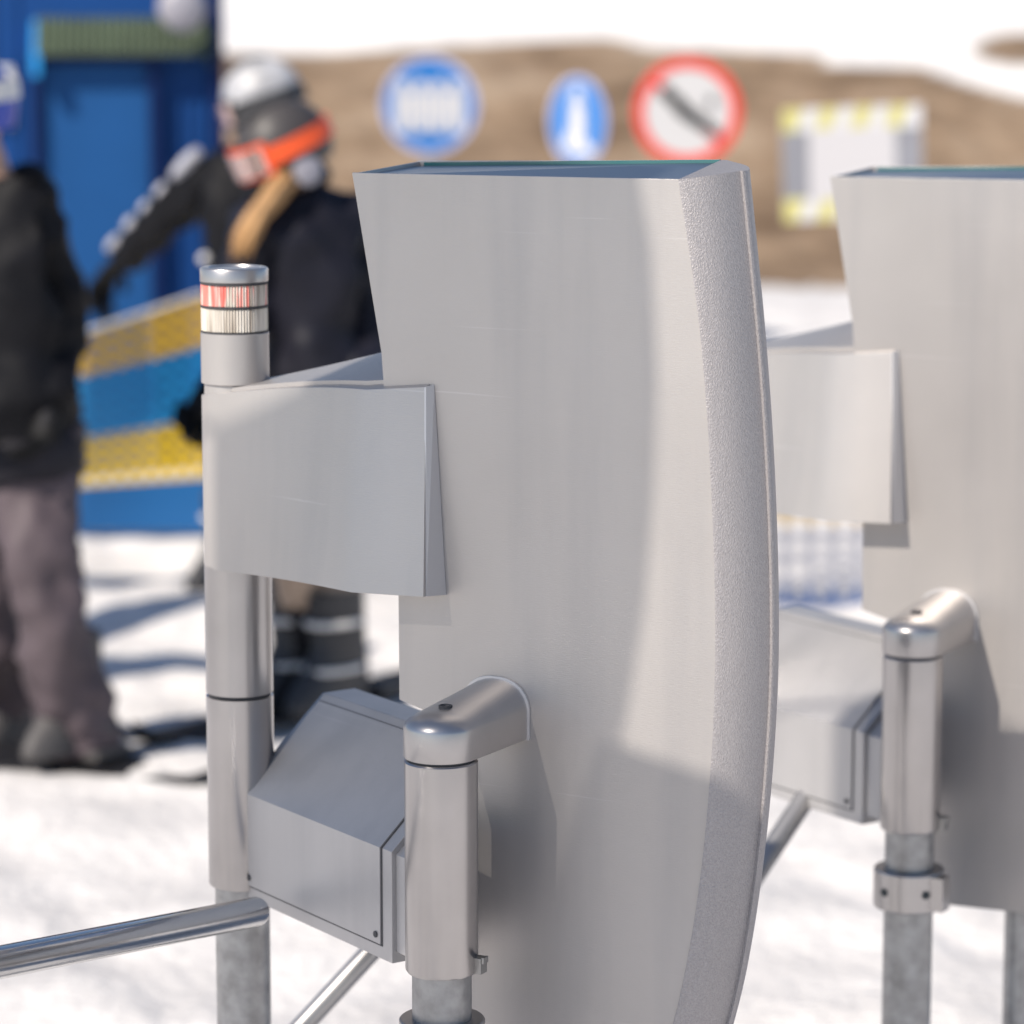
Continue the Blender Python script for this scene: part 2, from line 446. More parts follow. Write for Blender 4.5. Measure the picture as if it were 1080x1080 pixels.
    for a in (-.35, .9):
        bm = bmesh.new()
        d = Vector((math.sin(a), -math.cos(a), 0)); p = Vector((uf, -e, (zk0 + zk1) / 2)) + d * (ri + .0155)
        tube(bm, [p - d * .004, p + d * .0012, p + d * .0013], .0065, 14)
        obj('bolt', bm, M['dark'], col)
    # --- motor box between the posts
    Lp = Vector((up, D / 2)); Rp = Vector((uf, -e)); a = (Rp - Lp).normalized(); ln = (Rp - Lp).length
    b = Vector((-a.y, a.x))
    if (UV * b.x + NV * b.y).x < 0: b = -b
    b0 = -.012
    def pb(px, py):
        d = ray(px, py); wn = UV * b.x + NV * b.y; q = to_world(*(Lp + b * b0), 0)
        t = (q - CAM).dot(wn) / d.dot(wn); p = CAM + d * t
        lo = Vector(((p - O).dot(UV), (p - O).dot(NV))); return (lo - Lp).dot(a), p.z
    print('box front', [tuple(round(v, 3) for v in pb(*p)) for p in ((258, 840), (258, 935), (402, 890), (400, 990), (425, 895), (418, 1005))], 'len', ln)
    s0 = pb(258, 840)[0]; s1 = pb(402, 890)[0]
    zt = (pb(258, 842)[1] + pb(402, 888)[1]) / 2; zbm = (pb(258, 950)[1] + pb(405, 1008)[1]) / 2
    def bl(s, bb, z): q = Lp + a * s + b * bb; return L(q.x, q.y, z)
    rise, run = .118, .128
    sec = [(b0, zbm), (b0, zt), (b0 + run, zt + rise), (b0 + run + .05, zt + rise), (b0 + run + .08, zt + rise - .04), (b0 + run + .08, zbm)]
    bm = bmesh.new()
    sA, sB = .02, s1 + .024
    prism(bm, [bl(sA, q, z) for q, z in sec], bl(sB, 0, 0) - bl(sA, 0, 0))
    mb = obj('motor_box', bm, M['box'], gate, bevel=.002)
    bm = bmesh.new()   # lower flange towards the front post
    sec2 = [(b0 + .006, zbm + .014), (b0 + .006, zt - .004), (b0 + .045, zt + .03), (b0 + .045, zbm + .014)]
    prism(bm, [bl(sB, q, z) for q, z in sec2], bl(min(ln - .03, sB + .10), 0, 0) - bl(sB, 0, 0))
    obj('box_neck', bm, M['box'], mb, bevel=.0015)
    def wrap(s_0, s_1, zlow, proud, th, inset_top):
        t = Vector((rise, run)).normalized()
        p = [(b0 - proud, zlow), (b0 - proud, zt + proud * .4), (b0 + run * inset_top - proud * .7, zt + rise * inset_top + proud * .7)]
        q = [(p[2][0] + th * .7, p[2][1] - th * .7), (p[1][0] + th, p[1][1] - th * .4), (p[0][0] + th, p[0][1])]
        bm = bmesh.new(); prism(bm, [bl(s_0, x, z) for x, z in p + q], bl(s_1, 0, 0) - bl(s_0, 0, 0)); return bm
    zlow = (pb(258, 935)[1] + pb(400, 990)[1]) / 2
    obj('seam_strip', wrap(s0 - .0025, s1 + .0025, zlow - .0025, .0008, .003, .93), M['seam'], mb)  # dark strip stands in for the shaded gap round the cover
    cov = obj('cover_plate', wrap(s0, s1, zlow, .0025, .003, .92), M['box'], mb, bevel=.0006)
    for s in (s0 + .014, s1 - .010):
        bm = bmesh.new(); p = bl(s, b0 - .0025, zlow + .011); dv = bl(0, -1, 0) - bl(0, 0, 0)
        tube(bm, [p - dv * .002, p + dv * .001, p + dv * .0015], .0042, 14)
        obj('screw', bm, M['seam'], mb)
    # --- leg under the panel
    ul = loc(625, 1120, D / 2)[0]
    bm = bmesh.new(); lathe(bm, ul, D / 2, [(.021, -.25), (.021, left_edge[-1][1] + .02)], 28)
    obj('support_leg', bm, M['galv'], gate)
    return gate, (up, uf, e)

gate, GP = build_gate()
def copy_tree(o, parent=None):
    c = o.copy(); COL.objects.link(c)
    if parent: c.parent = parent; c.matrix_parent_inverse = o.matrix_parent_inverse.copy()
    for ch in [x for x in bpy.data.objects if x.parent == o]: copy_tree(ch, c)
    return c
g2 = copy_tree(gate)
q = at(875, 186, 4.88)
g2.location = (q.x, q.y, q.z - P0.z)
g2['label'] = 'further access gate at the right edge, sunlit and cut off by the frame'
for g in (gate, g2): g['group'] = 'ski lift access gates'

# ------------------------------------------------------------------ guide rails
def rail(path, r, label, corner=.12, m='rail'):
    P = [Vector(p) for p in path]; out = [P[0], P[0] + (P[1] - P[0]).normalized() * .002, P[0] + (P[1] - P[0]).normalized() * .007]
    rr = [r * .78, r * .94, r]
    for i in range(1, len(P) - 1):
        a = (P[i - 1] - P[i]).normalized(); b = (P[i + 1] - P[i]).normalized()
        for k in range(9):
            t = k / 8; out.append((P[i] + a * corner * (1 - t)) * (1 - t) + (P[i] + b * corner * t) * t if False else P[i] + a * corner * (1 - t) ** 2 + b * corner * t ** 2); rr.append(r)
    out.append(P[-1]); rr.append(r)
    base = Vector((P[-1].x, P[-1].y, 0))
    bm = bmesh.new(); tube(bm, [p - base for p in out], r, 28, rr=rr)
    o = obj('guide_rail', bm, M[m], ang=40); o.location = base
    tag(o, label, 'rail', 'steel guide rails by the gates'); return o
a = at(273, 961, 4.06); b = at(0, 1015, 3.62); d = (b - a).normalized()
c = b + d * .55
rail([a, c, Vector((c.x, c.y, -.2))], .0195, 'polished steel rail with a capped end crossing in front of the nearest rear post')
def slant(a, b, r, label):
    d = b - a; t = (a.z + .15) / (a.z - b.z); rail([a, a + d * t], r, label, m='bar')
slant(at(436, 955, 4.46), at(318, 1083, 4.40), .0150, 'thin steel bar slanting down to the snow below the nearest motor box')
slant(at(853, 836, 4.86), at(811, 900, 4.80), .0165, 'slanting steel bar with a dark end just right of the nearest curved panel')

# ------------------------------------------------------------------ ground
def snow_mat():
    m = bpy.data.materials.new('packed_snow'); m.use_nodes = True
    nt = m.node_tree; b = nt.nodes['Principled BSDF']
    b.inputs['Roughness'].default_value = .75; b.inputs['Specular IOR Level'].default_value = .25
    tc = nt.nodes.new('ShaderNodeTexCoord')
    n = nt.nodes.new('ShaderNodeTexNoise'); n.inputs['Scale'].default_value = 3; n.inputs['Detail'].default_value = 8
    nt.links.new(tc.outputs['Object'], n.inputs['Vector'])
    r = nt.nodes.new('ShaderNodeValToRGB')
    r.color_ramp.elements[0].position = .25; r.color_ramp.elements[0].color = (.58, .56, .555, 1)
    r.color_ramp.elements[1].position = .6; r.color_ramp.elements[1].color = (.74, .715, .70, 1)
    nt.links.new(n.outputs['Fac'], r.inputs['Fac']); nt.links.new(r.outputs['Color'], b.inputs['Base Color'])
    n2 = nt.nodes.new('ShaderNodeTexNoise'); n2.inputs['Scale'].default_value = 22; n2.inputs['Detail'].default_value = 8
    nt.links.new(tc.outputs['Object'], n2.inputs['Vector'])
    bp = nt.nodes.new('ShaderNodeBump'); bp.inputs['Strength'].default_value = .5; bp.inputs['Distance'].default_value = .03
    nt.links.new(n2.outputs['Fac'], bp.inputs['Height']); nt.links.new(bp.outputs['Normal'], b.inputs['Normal'])
    return m
M['snow'] = snow_mat()

def zground(x, y):
    z = .035 * noise.noise((x * .5, y * .5, 1.3))
    # ruts and lumps trampled by the queue
    w = max(0, min(1, (y - 4.5) / 2))
    z += .030 * noise.noise((x * 1.1 + 3, y * 2.1, 4.0)) * (.35 + w)
    z += .021 * noise.noise((x * 3.2, y * 3.7, 9.0))
    z += .007 * noise.noise((x * 9, y * 9, 2.0))
    v = math.exp(-((y - 9.6) / 1.7) ** 2) * math.exp(-((x + 1.0) / 1.3) ** 2)
    z += v * .11 * noise.noise((x * .9 + 11, y * 1.9 + x * .5, 6.0))
    # ski tracks
    z -= .012 * max(0, math.sin((x * .8 + y * .35 + .3 * noise.noise((x, y * .3, 0))) * 9)) ** 6
    return z

def grid(xs, ys, zf):
    bm = bmesh.new()
    V = [[bm.verts.new((x, y, zf(x, y))) for x in xs] for y in ys]
    for j in range(len(ys) - 1):
        for i in range(len(xs) - 1):
            bm.faces.new((V[j][i], V[j][i + 1], V[j + 1][i + 1], V[j + 1][i]))
    return bm
def span(a, b, s):
    n = max(1, int(round((b - a) / s))); return [a + (b - a) * k / n for k in range(n)]
xs = span(-60, -12, 4) + span(-12, -3.2, .25) + span(-3.2, 3.2, .035) + span(3.2, 12, .25) + span(12, 60, 4) + [60]
ys = span(-60, -6, 4) + span(-6, 3.5, .2) + span(3.5, 12.5, .04) + span(12.5, 21.6, .12) + [21.6]
sg = obj('snow_ground', grid(xs, ys, zground), M['snow'], ang=180, recalc=False); sg['kind'] = 'structure'

def hill_z(x, y):
    t = max(0, min(1, (y - 21) / 7.5)); s = t * t * (3 - 2 * t)
    base = 1.56 * s + max(0, y - 28) * .10 + max(0, y - 60) * .12
    base += .10 * noise.noise((x * .25, y * .25, 3)) * s + .05 * noise.noise((x * .9, y * .9, 5)) * s
    return base - .02
SNOWLINE = [(-400, 66), (0, 62), (240, 56), (370, 55), (520, 45), (640, 39), (662, 43), (680, 51), (760, 52), (862, 57), (880, 70), (970, 72), (1000, 82), (1080, 104), (1300, 125), (2000, 140)]
def snowline(px):
    for (a, b), (c, d) in zip(SNOWLINE, SNOWLINE[1:]):
        if a <= px <= c: return b + (d - b) * (px - a) / (c - a)
    return 60 if px < 0 else 140
def hill_mat():
    m = bpy.data.materials.new('earth_and_snow'); m.use_nodes = True
    nt = m.node_tree; b = nt.nodes['Principled BSDF']; b.inputs['Roughness'].default_value = .9; b.inputs['Specular IOR Level'].default_value = .1
    tc = nt.nodes.new('ShaderNodeTexCoord')
    n = nt.nodes.new('ShaderNodeTexNoise'); n.inputs['Scale'].default_value = .75; n.inputs['Detail'].default_value = 9; n.inputs['Roughness'].default_value = .65
    nt.links.new(tc.outputs['Object'], n.inputs['Vector'])
    r = nt.nodes.new('ShaderNodeValToRGB'); cr = r.color_ramp
    cr.elements[0].position = .34; cr.elements[0].color = (.12, .08, .052, 1)
    cr.elements[1].position = .66; cr.elements[1].color = (.36, .275, .20, 1)
    e = cr.elements.new(.5); e.color = (.26, .185, .125, 1)
    nt.links.new(n.outputs['Fac'], r.inputs['Fac'])
    at_ = nt.nodes.new('ShaderNodeAttribute'); at_.attribute_name = 'snow'
    mx = nt.nodes.new('ShaderNodeMix'); mx.data_type = 'RGBA'
    nt.links.new(at_.outputs['Fac'], mx.inputs['Factor']); nt.links.new(r.outputs['Color'], mx.inputs['A'])
    mx.inputs['B'].default_value = (.80, .775, .76, 1)
    nt.links.new(mx.outputs['Result'], b.inputs['Base Color'])
    n2 = nt.nodes.new('ShaderNodeTexNoise'); n2.inputs['Scale'].default_value = 4; n2.inputs['Detail'].default_value = 8
    nt.links.new(tc.outputs['Object'], n2.inputs['Vector'])
    bp = nt.nodes.new('ShaderNodeBump'); bp.inputs['Strength'].default_value = .6; bp.inputs['Distance'].default_value = .15
    nt.links.new(n2.outputs['Fac'], bp.inputs['Height']); nt.links.new(bp.outputs['Normal'], b.inputs['Normal'])
    return m
hx = span(-80, -9, 2) + span(-9, 9, .12) + span(9, 80, 2) + [80]
hy = span(20.9, 36, .10) + span(36, 140, 2) + [140]
bm = grid(hx, hy, hill_z)
lay = bm.verts.layers.float.new('snow')
for v in bm.verts:
    px, py = proj(v.co)
    s = (snowline(px) + 3 * noise.noise((v.co.x * .8, v.co.y * .8, 0)) - py) / 2.0
    if v.co.y > 36: s = 1
    k = max(0, min(1, .5 + s))
    # bare patch up on the right, and thin snow at the foot of the bank
    e = ((px - 1075) / 46) ** 2 + ((py - 52) / 17) ** 2
    if e < 1.15: k = min(k, max(0, (e - .85) / .3))
    f = (21.55 + .35 * noise.noise((v.co.x * .5, 0, 7)) - v.co.y) / .15
    k = max(k, max(0, min(1, f)))
    v[lay] = k
hl = obj('hillside', bm, hill_mat(), ang=180, recalc=False); hl['kind'] = 'structure'
# distant ground beyond the rise so that no edge shows from the side
hx2 = span(-400, 400, 20) + [400]

# ------------------------------------------------------------------ ticket hut
M['blue'] = mat('blue_painted_cladding', (.009, .055, .205), .5, 0, var=.15, vscale=1.2, bump=.05, bscale=10, spec=.15)
M['blue_door'] = mat('blue_painted_door', (.014, .078, .235), .5, 0, var=.1, vscale=1.5, spec=.15)
M['blue_dark'] = mat('dark_blue_frame', (.006, .016, .075), .5, spec=.15)
M['cyan'] = mat('bright_blue_gable', (.02, .30, .72), .5)
M['tile'] = mat('green_grey_tiles', (.065, .09, .055), .6, 0, var=.25, vscale=6)
M['white'] = mat('white_paint', (.78, .77, .76), .5)
M['black'] = mat('black_paint', (.02, .02, .022), .5)
M['lamp'] = mat('pale_grey_dish', (.30, .29, .33), .45)
def hut():
    Y = 13.0
    xr = at(237, 200, Y).x; xl = xr - 3.4
    h = empty('ticket_hut', (xr, Y, 0), math.radians(5.3), 'blue clad hut with a tiled door canopy at the left edge', 'hut')
    zb, zt = -.4, 2.15
    X = lambda px: at(px, 200, Y).x - xr
    Z = lambda py: zY(py, Y)
    bm = bmesh.new()
    box(bm, (-1.7, .8, (zb + zt) / 2), (3.4, 1.6, zt - zb))
    # cladding profile ribs
    for k in range(15):
        x = X(170) + .022 * 0 + k * .048
        if x < -.02: box(bm, (x, -.004, (zb + zt) / 2), (.012, .012, zt - zb - .01))
    for k in range(16):
        x = X(36) - .05 - k * .1
        if x > -3.35: box(bm, (x, -.004, (zb + zt) / 2), (.014, .012, zt - zb - .01))
    obj('wall', bm, M['blue'], h)
    bm = bmesh.new(); box(bm, (-1.7, .8, zt + .04), (3.5, 1.7, .08)); obj('roof', bm, M['blue_dark'], h)
    # corner trims
    bm = bmesh.new(); box(bm, (-.022, -.02, (zb + zt) / 2), (.05, .06, zt - zb - .004)); obj('corner_trim', bm, M['blue_dark'], h)
    # door with frame
    x0, x1 = X(42), X(164); z1 = Z(66)
    bm = bmesh.new()
    for x in (x0, x1): box(bm, (x, -.035, (zb + z1) / 2), (.034, .07, z1 - zb))
    box(bm, ((x0 + x1) / 2, -.035, z1 + .02), (x1 - x0 + .034, .07, .04))
    obj('door_frame', bm, M['blue_dark'], h)
    bm = bmesh.new(); box(bm, ((x0 + x1) / 2, -.02, (zb + z1) / 2), (x1 - x0 - .036, .03, z1 - zb - .004))
    dr = obj('door', bm, M['blue_door'], h, bevel=.003)
    bm = bmesh.new(); box(bm, (x0 + .06, -.05, .75), (.03, .05, .12)); box(bm, (x0 + .09, -.075, .78), (.09, .015, .02)); obj('handle', bm, M['screw'], dr, bevel=.003)
    # canopy : sloped tiled roof with bright gable end
    ca, cb = X(44), X(222); zc1, zc0 = Z(24), Z(66)
    ridge = [(-.02, zc1), (-.50, zc0 + .02)]
    bm = bmesh.new()
    n = 22
    for k in range(n):
        xa = ca + (cb - ca) * k / n; xb = ca + (cb - ca) * (k + 1) / n
        for r in range(4):
            t0, t1 = r / 4, (r + 1) / 4 + .04
            p0 = Vector((0, -.02 - .11 * t0, zc1 + (zc0 + .02 - zc1) * t0 + .004)); p1 = Vector((0, -.02 - .11 * t1, zc1 + (zc0 + .02 - zc1) * t1 + .018))
            m = []
            for s in range(5):
                an = PI * s / 4; x = xa + (xb - xa) * (.5 - .5 * math.cos(an)); hgt = .022 * math.sin(an)
                m.append((x, hgt))
            v0 = [bm.verts.new((x, p0.y, p0.z + hh)) for x, hh in m]; v1 = [bm.verts.new((x, p1.y, p1.z + hh)) for x, hh in m]
            for s in range(4): bm.faces.new((v0[s], v0[s + 1], v1[s + 1], v1[s]))
            bm.faces.new(v1)
    can = obj('canopy', bm, M['tile'], h, recalc=False)
    bm = bmesh.new()
    prism(bm, [Vector((ca - .015, -.005, zc1 + .01)), Vector((ca - .015, -.15, zc0 + .02)), Vector((ca - .015, -.15, zc0 - .05)), Vector((ca - .015, -.005, zc0 - .03))], Vector((.03, 0, 0)))
    obj('gable_board', bm, M['cyan'], can); bm = bmesh.new()
    prism(bm, [Vector((cb, -.005, zc1 + .01)), Vector((cb, -.12, zc0 + .012)), Vector((cb, -.12, zc0 - .01)), Vector((cb, -.005, zc0 + .0))], Vector((.012, 0, 0)))
    obj('gable_board', bm, M['tile'], can)
    # wall lamp
    c = at(186, 8, Y - .25) - Vector((xr, Y, 0))
    bm = bmesh.new()
    bmesh.ops.create_uvsphere(bm, u_segments=24, v_segments=14, radius=.095, matrix=Matrix.Translation(c) @ Matrix.Diagonal((1, .55, 1, 1)))
    tube(bm, [c, c + Vector((0, .24, .10))], .018, 10); obj('wall_lamp', bm, M['lamp'], h)
    # notice on the wall, left of the door
    bm = bmesh.new(); xa, xb = X(-40), X(18); za, zb2 = Z(132), Z(70)
    box(bm, ((xa + xb) / 2, -.018, (za + zb2) / 2), (xb - xa, .012, zb2 - za))
    box(bm, ((xa + X(8)) / 2, -.026, (za + zb2) / 2 + .02), (X(8) - xa - .05, .006, (zb2 - za) * .5), None, 1)
    obj('notice', bm, [M['white'], M['black']], h)
hut()

# ------------------------------------------------------------------ safety nets
def net_mat(name, bands, cell, cover=.62, solid=0.0):
    """woven plastic net: object X is along the net, Z up; open cells are transparent"""
    m = bpy.data.materials.new(name); m.use_nodes = True
    nt = m.node_tree; b = nt.nodes['Principled BSDF']; out = nt.nodes['Material Output']
    b.inputs['Roughness'].default_value = .5
    uv = nt.nodes.new('ShaderNodeUVMap'); uv.uv_map = 'net'
    sp = nt.nodes.new('ShaderNodeSeparateXYZ'); nt.links.new(uv.outputs['UV'], sp.inputs['Vector'])
    r = nt.nodes.new('ShaderNodeValToRGB'); cr = r.color_ramp; cr.interpolation = 'CONSTANT'
    cr.elements[0].position = 0; cr.elements[0].color = (*bands[0][1], 1)
    cr.elements[1].position = bands[1][0]; cr.elements[1].color = (*bands[1][1], 1)
    for p, c in bands[2:]:
        e = cr.elements.new(p); e.color = (*c, 1)
    nt.links.new(sp.outputs['Y'], r.inputs['Fac']); nt.links.new(r.outputs['Color'], b.inputs['Base Color'])
    def saw(o, mult):
        a = nt.nodes.new('ShaderNodeMath'); a.operation = 'MULTIPLY'; a.inputs[1].default_value = mult; nt.links.new(o, a.inputs[0])
        f = nt.nodes.new('ShaderNodeMath'); f.operation = 'FRACT'; nt.links.new(a.outputs[0], f.inputs[0])
        g = nt.nodes.new('ShaderNodeMath'); g.operation = 'GREATER_THAN'; g.inputs[1].default_value = cover; nt.links.new(f.outputs[0], g.inputs[0]); return g.outputs[0]
    gx, gy = saw(sp.outputs['X'], cell[0]), saw(sp.outputs['Y'], cell[1])
    hole = nt.nodes.new('ShaderNodeMath'); hole.operation = 'MULTIPLY'; nt.links.new(gx, hole.inputs[0]); nt.links.new(gy, hole.inputs[1])
    st = nt.nodes.new('ShaderNodeMath'); st.operation = 'GREATER_THAN'; st.inputs[1].default_value = solid; nt.links.new(sp.outputs['Y'], st.inputs[0])
    h2 = nt.nodes.new('ShaderNodeMath'); h2.operation = 'MULTIPLY'; nt.links.new(hole.outputs[0], h2.inputs[0]); nt.links.new(st.outputs[0], h2.inputs[1]); hole = h2
    tr = nt.nodes.new('ShaderNodeBsdfTransparent'); tl_ = nt.nodes.new('ShaderNodeBsdfTranslucent'); nt.links.new(r.outputs['Color'], tl_.inputs['Color'])
    m1 = nt.nodes.new('ShaderNodeMixShader'); m1.inputs[0].default_value = .25; nt.links.new(b.outputs[0], m1.inputs[1]); nt.links.new(tl_.outputs[0], m1.inputs[2])
    m2 = nt.nodes.new('ShaderNodeMixShader'); nt.links.new(hole.outputs[0], m2.inputs[0]); nt.links.new(m1.outputs[0], m2.inputs[1]); nt.links.new(tr.outputs[0], m2.inputs[2])
    nt.links.new(m2.outputs[0], out.inputs['Surface'])
    return m
YEL, CYA, BLU = (.72, .43, .03), (.003, .22, .50), (.006, .11, .32)
M['net'] = net_mat('striped_safety_net', [(0, BLU), (.22, (.70, .46, .012)), (.47, CYA), (.78, YEL)], (1.0 / .056, 15), .52, .2)
M['net_pale'] = net_mat('sunlit_safety_net', [(0, (.10, .15, .30)), (.09, (.42, .42, .46)), (.36, (.56, .45, .30)), (.7, (.3, .4, .6))], (1.0 / .075, 10), .42)  # band colours paled to stand for strong sunlight on the net
M['post'] = mat('net_post_plastic', (.70, .70, .68), .5)
def net(name, top, bot, matr, label, posts):
    """top, bot: lists of world points"""
    base = Vector((bot[0].x, bot[0].y, 0))
    root = empty(name, base, 0, label, 'net')
    bm = bmesh.new(); uvl = bm.loops.layers.uv.new('net'); n = 80; K = 12
    def samp(P, t):
        s = t * (len(P) - 1); i = min(int(s), len(P) - 2); return P[i].lerp(P[i + 1], s - i)
    V = []; length = sum((b - a).length for a, b in zip(bot, bot[1:]))
    for i in range(n + 1):
        t = i / n; a, b = samp(bot, t), samp(top, t); row = []
        for k in range(K + 1):
            s = k / K; p = a.lerp(b, s) - base
            p.y += .05 * noise.noise((p.x * 1.4, s * 1.5, 2)) ; p.z += .03 * noise.noise((p.x * 1.1, 0, 7)) * s
            row.append((bm.verts.new(p), (p.x, s)))
        V.append(row)
    for i in range(n):
        for k in range(K):
            q = [V[i][k], V[i + 1][k], V[i + 1][k + 1], V[i][k + 1]]
            f = bm.faces.new([x[0] for x in q])
            for lp, x in zip(f.loops, q): lp[uvl].uv = x[1]
    obj('mesh_sheet', bm, matr, root, ang=180, recalc=False)
    bm = bmesh.new(); tube(bm, [V[i][K][0] if False else (samp(top, i / 40) - base) for i in range(41)], .007, 8); obj('top_rope', bm, M['post'], root)
    for t in posts:
        p = samp(bot, t) - base; q = samp(top, t) - base
        bm = bmesh.new(); tube(bm, [p + Vector((0, .03, -.1)), q + Vector((0, .03, .04))], .016, 12); obj('post', bm, M['post'], root)
    return root
NY = 11.5
net('safety_net', [at(-260, 372, NY), at(0, 366, NY - .05), at(90, 350, NY - .25), at(150, 331, NY - .1), at(215, 309, NY), at(330, 330, NY), at(430, 345, NY)],
    [at(px, 560, NY) for px in (-260, 0, 90, 150, 215, 330, 430)], M['net'], 'yellow and blue striped safety net held up behind the skiers on the left', (.1, .97))
net('safety_net', [at(px, 405, 10.15) for px in (700, 800, 900, 1010, 1120)], [at(px, 640, 10.15) for px in (700, 800, 900, 1010, 1120)], M['net_pale'],
    'safety net coloured pale for glaring sun, glimpsed between the two gates', (.02, .95))

# ------------------------------------------------------------------ round signs
M['sign_blue'] = mat('sign_blue', (.010, .17, .52), .4, spec=.3)
M['sign_rim'] = mat('sign_pale_rim', (.42, .48, .72), .4)
M['sign_white'] = mat('sign_white', (.66, .645, .64), .4)
M['sign_red'] = mat('sign_red', (.80, .055, .035), .4)
M['sign_pole'] = mat('sign_pole_grey', (.40, .40, .40), .45, .7)
def disc(bm, r, y0, y1, mi=0, seg=56):
    rings = [[Vector((r * math.cos(2 * PI * k / seg), y, r * math.sin(2 * PI * k / seg))) for k in range(seg)] for y in (y0, y1)]
    loft(bm, rings, True, mi)
def ringd(bm, r0, r1, y0, y1, seg=56):
    for k in range(seg):
        a, b = 2 * PI * k / seg, 2 * PI * (k + 1) / seg
        pts = [Vector((r * math.cos(t), y0, r * math.sin(t))) for r, t in ((r0, a), (r1, a), (r1, b), (r0, b))]
        v = [bm.verts.new(p) for p in pts]; bm.faces.new(v)
        for i, j in ((1, 2), (3, 0)):
            w = [pts[i], pts[j], pts[j] + Vector((0, y1 - y0, 0)), pts[i] + Vector((0, y1 - y0, 0))]; bm.faces.new([bm.verts.new(p) for p in w])
def plate(bm, poly, y0, th=.004): prism(bm, [Vector((x, y0, z)) for x, z in poly], Vector((0, -th, 0)))
def circ(cx, cz, r, n=16): return [(cx + r * math.cos(2 * PI * k / n), cz + r * math.sin(2 * PI * k / n)) for k in range(n)]
def round_sign(px, py, rpx, Y, yaw, kind, label):
    c = at(px, py, Y); R = rpx * Y / F_PX
    s = empty('round_sign', (c.x, c.y, 0), yaw, label, 'sign', 'round signs on poles')
    up = lambda o: setattr(o, 'location', (0, 0, c.z))
    bm = bmesh.new(); tube(bm, [(0, .04, -.3), (0, .04, c.z + R * .85)], .024, 16); pl = obj('pole', bm, M['sign_pole'], s)
    for q in (.35, -.35):
        bm = bmesh.new(); box(bm, (0, .03, q * R), (.12, .035, .03)); o = obj('clamp', bm, M['sign_pole'], s); up(o)
    face = M['sign_white'] if kind == 'red' else M['sign_blue']
    bm = bmesh.new(); disc(bm, R, 0, .012); o = obj('disc', bm, face, s); up(o); dsc = o
    bm = bmesh.new(); ringd(bm, R * (.80 if kind == 'red' else .90), R * 1.0, -.003, .0, 64)
    o = obj('rim', bm, M['sign_red'] if kind == 'red' else M['sign_rim'], dsc, recalc=False)
    bm = bmesh.new()
    if kind == 'four':
        for k in range(4):
            x = (-.555 + .37 * k) * R
            plate(bm, circ(x, .40 * R, .13 * R), -.001)
            plate(bm, [(x - .165 * R, .27 * R), (x + .165 * R, .27 * R), (x + .165 * R, -.2 * R), (x + .12 * R, -.56 * R), (x - .12 * R, -.56 * R), (x - .165 * R, -.2 * R)], -.001)
        obj('pictogram', bm, M['sign_white'], dsc)
    elif kind == 'one':
        plate(bm, circ(.0, .58 * R, .17 * R), -.001)
        plate(bm, [(-.22 * R, .44 * R), (.22 * R, .42 * R), (.30 * R, -.05 * R), (.25 * R, -.40 * R), (.58 * R, -.62 * R), (.50 * R, -.76 * R), (.0, -.70 * R), (-.45 * R, -.62 * R), (-.50 * R, -.5 * R), (-.28 * R, -.2 * R)], -.001)
        obj('pictogram', bm, M['sign_white'], dsc)
    else:
        # black figure under a red bar
        plate(bm, circ(-.40 * R, .36 * R, .13 * R), -.006)
        plate(bm, [(-.42 * R, .26 * R), (-.22 * R, .36 * R), (.05 * R, .10 * R), (.42 * R, -.18 * R), (.62 * R, -.36 * R), (.50 * R, -.46 * R), (.1 * R, -.24 * R), (-.2 * R, -.04 * R)], -.006)
        plate(bm, [(.34 * R, .22 * R), (.44 * R, .30 * R), (.52 * R, .16 * R), (.42 * R, .08 * R)], -.006)
        obj('pictogram', bm, M['black'], dsc)
        bm = bmesh.new(); a = math.radians(-42); d = Vector((math.cos(a), math.sin(a))); p = Vector((-d.y, d.x)) * .075 * R; e = d * .82 * R
        plate(bm, [tuple(-e + p), tuple(e + p), tuple(e - p), tuple(-e - p)], -.001, .003); obj('bar', bm, M['sign_red'], dsc)
    return s
round_sign(453, 111, 51, 16.5, math.radians(-4), 'four', 'blue round sign with four white figures side by side')
round_sign(609, 128, 47, 17.5, math.radians(-52), 'one', 'narrow looking blue sign turned sideways with one white figure')
round_sign(725, 118, 57, 16.0, math.radians(4), 'red', 'white round prohibition sign with a red ring and slanting bar')

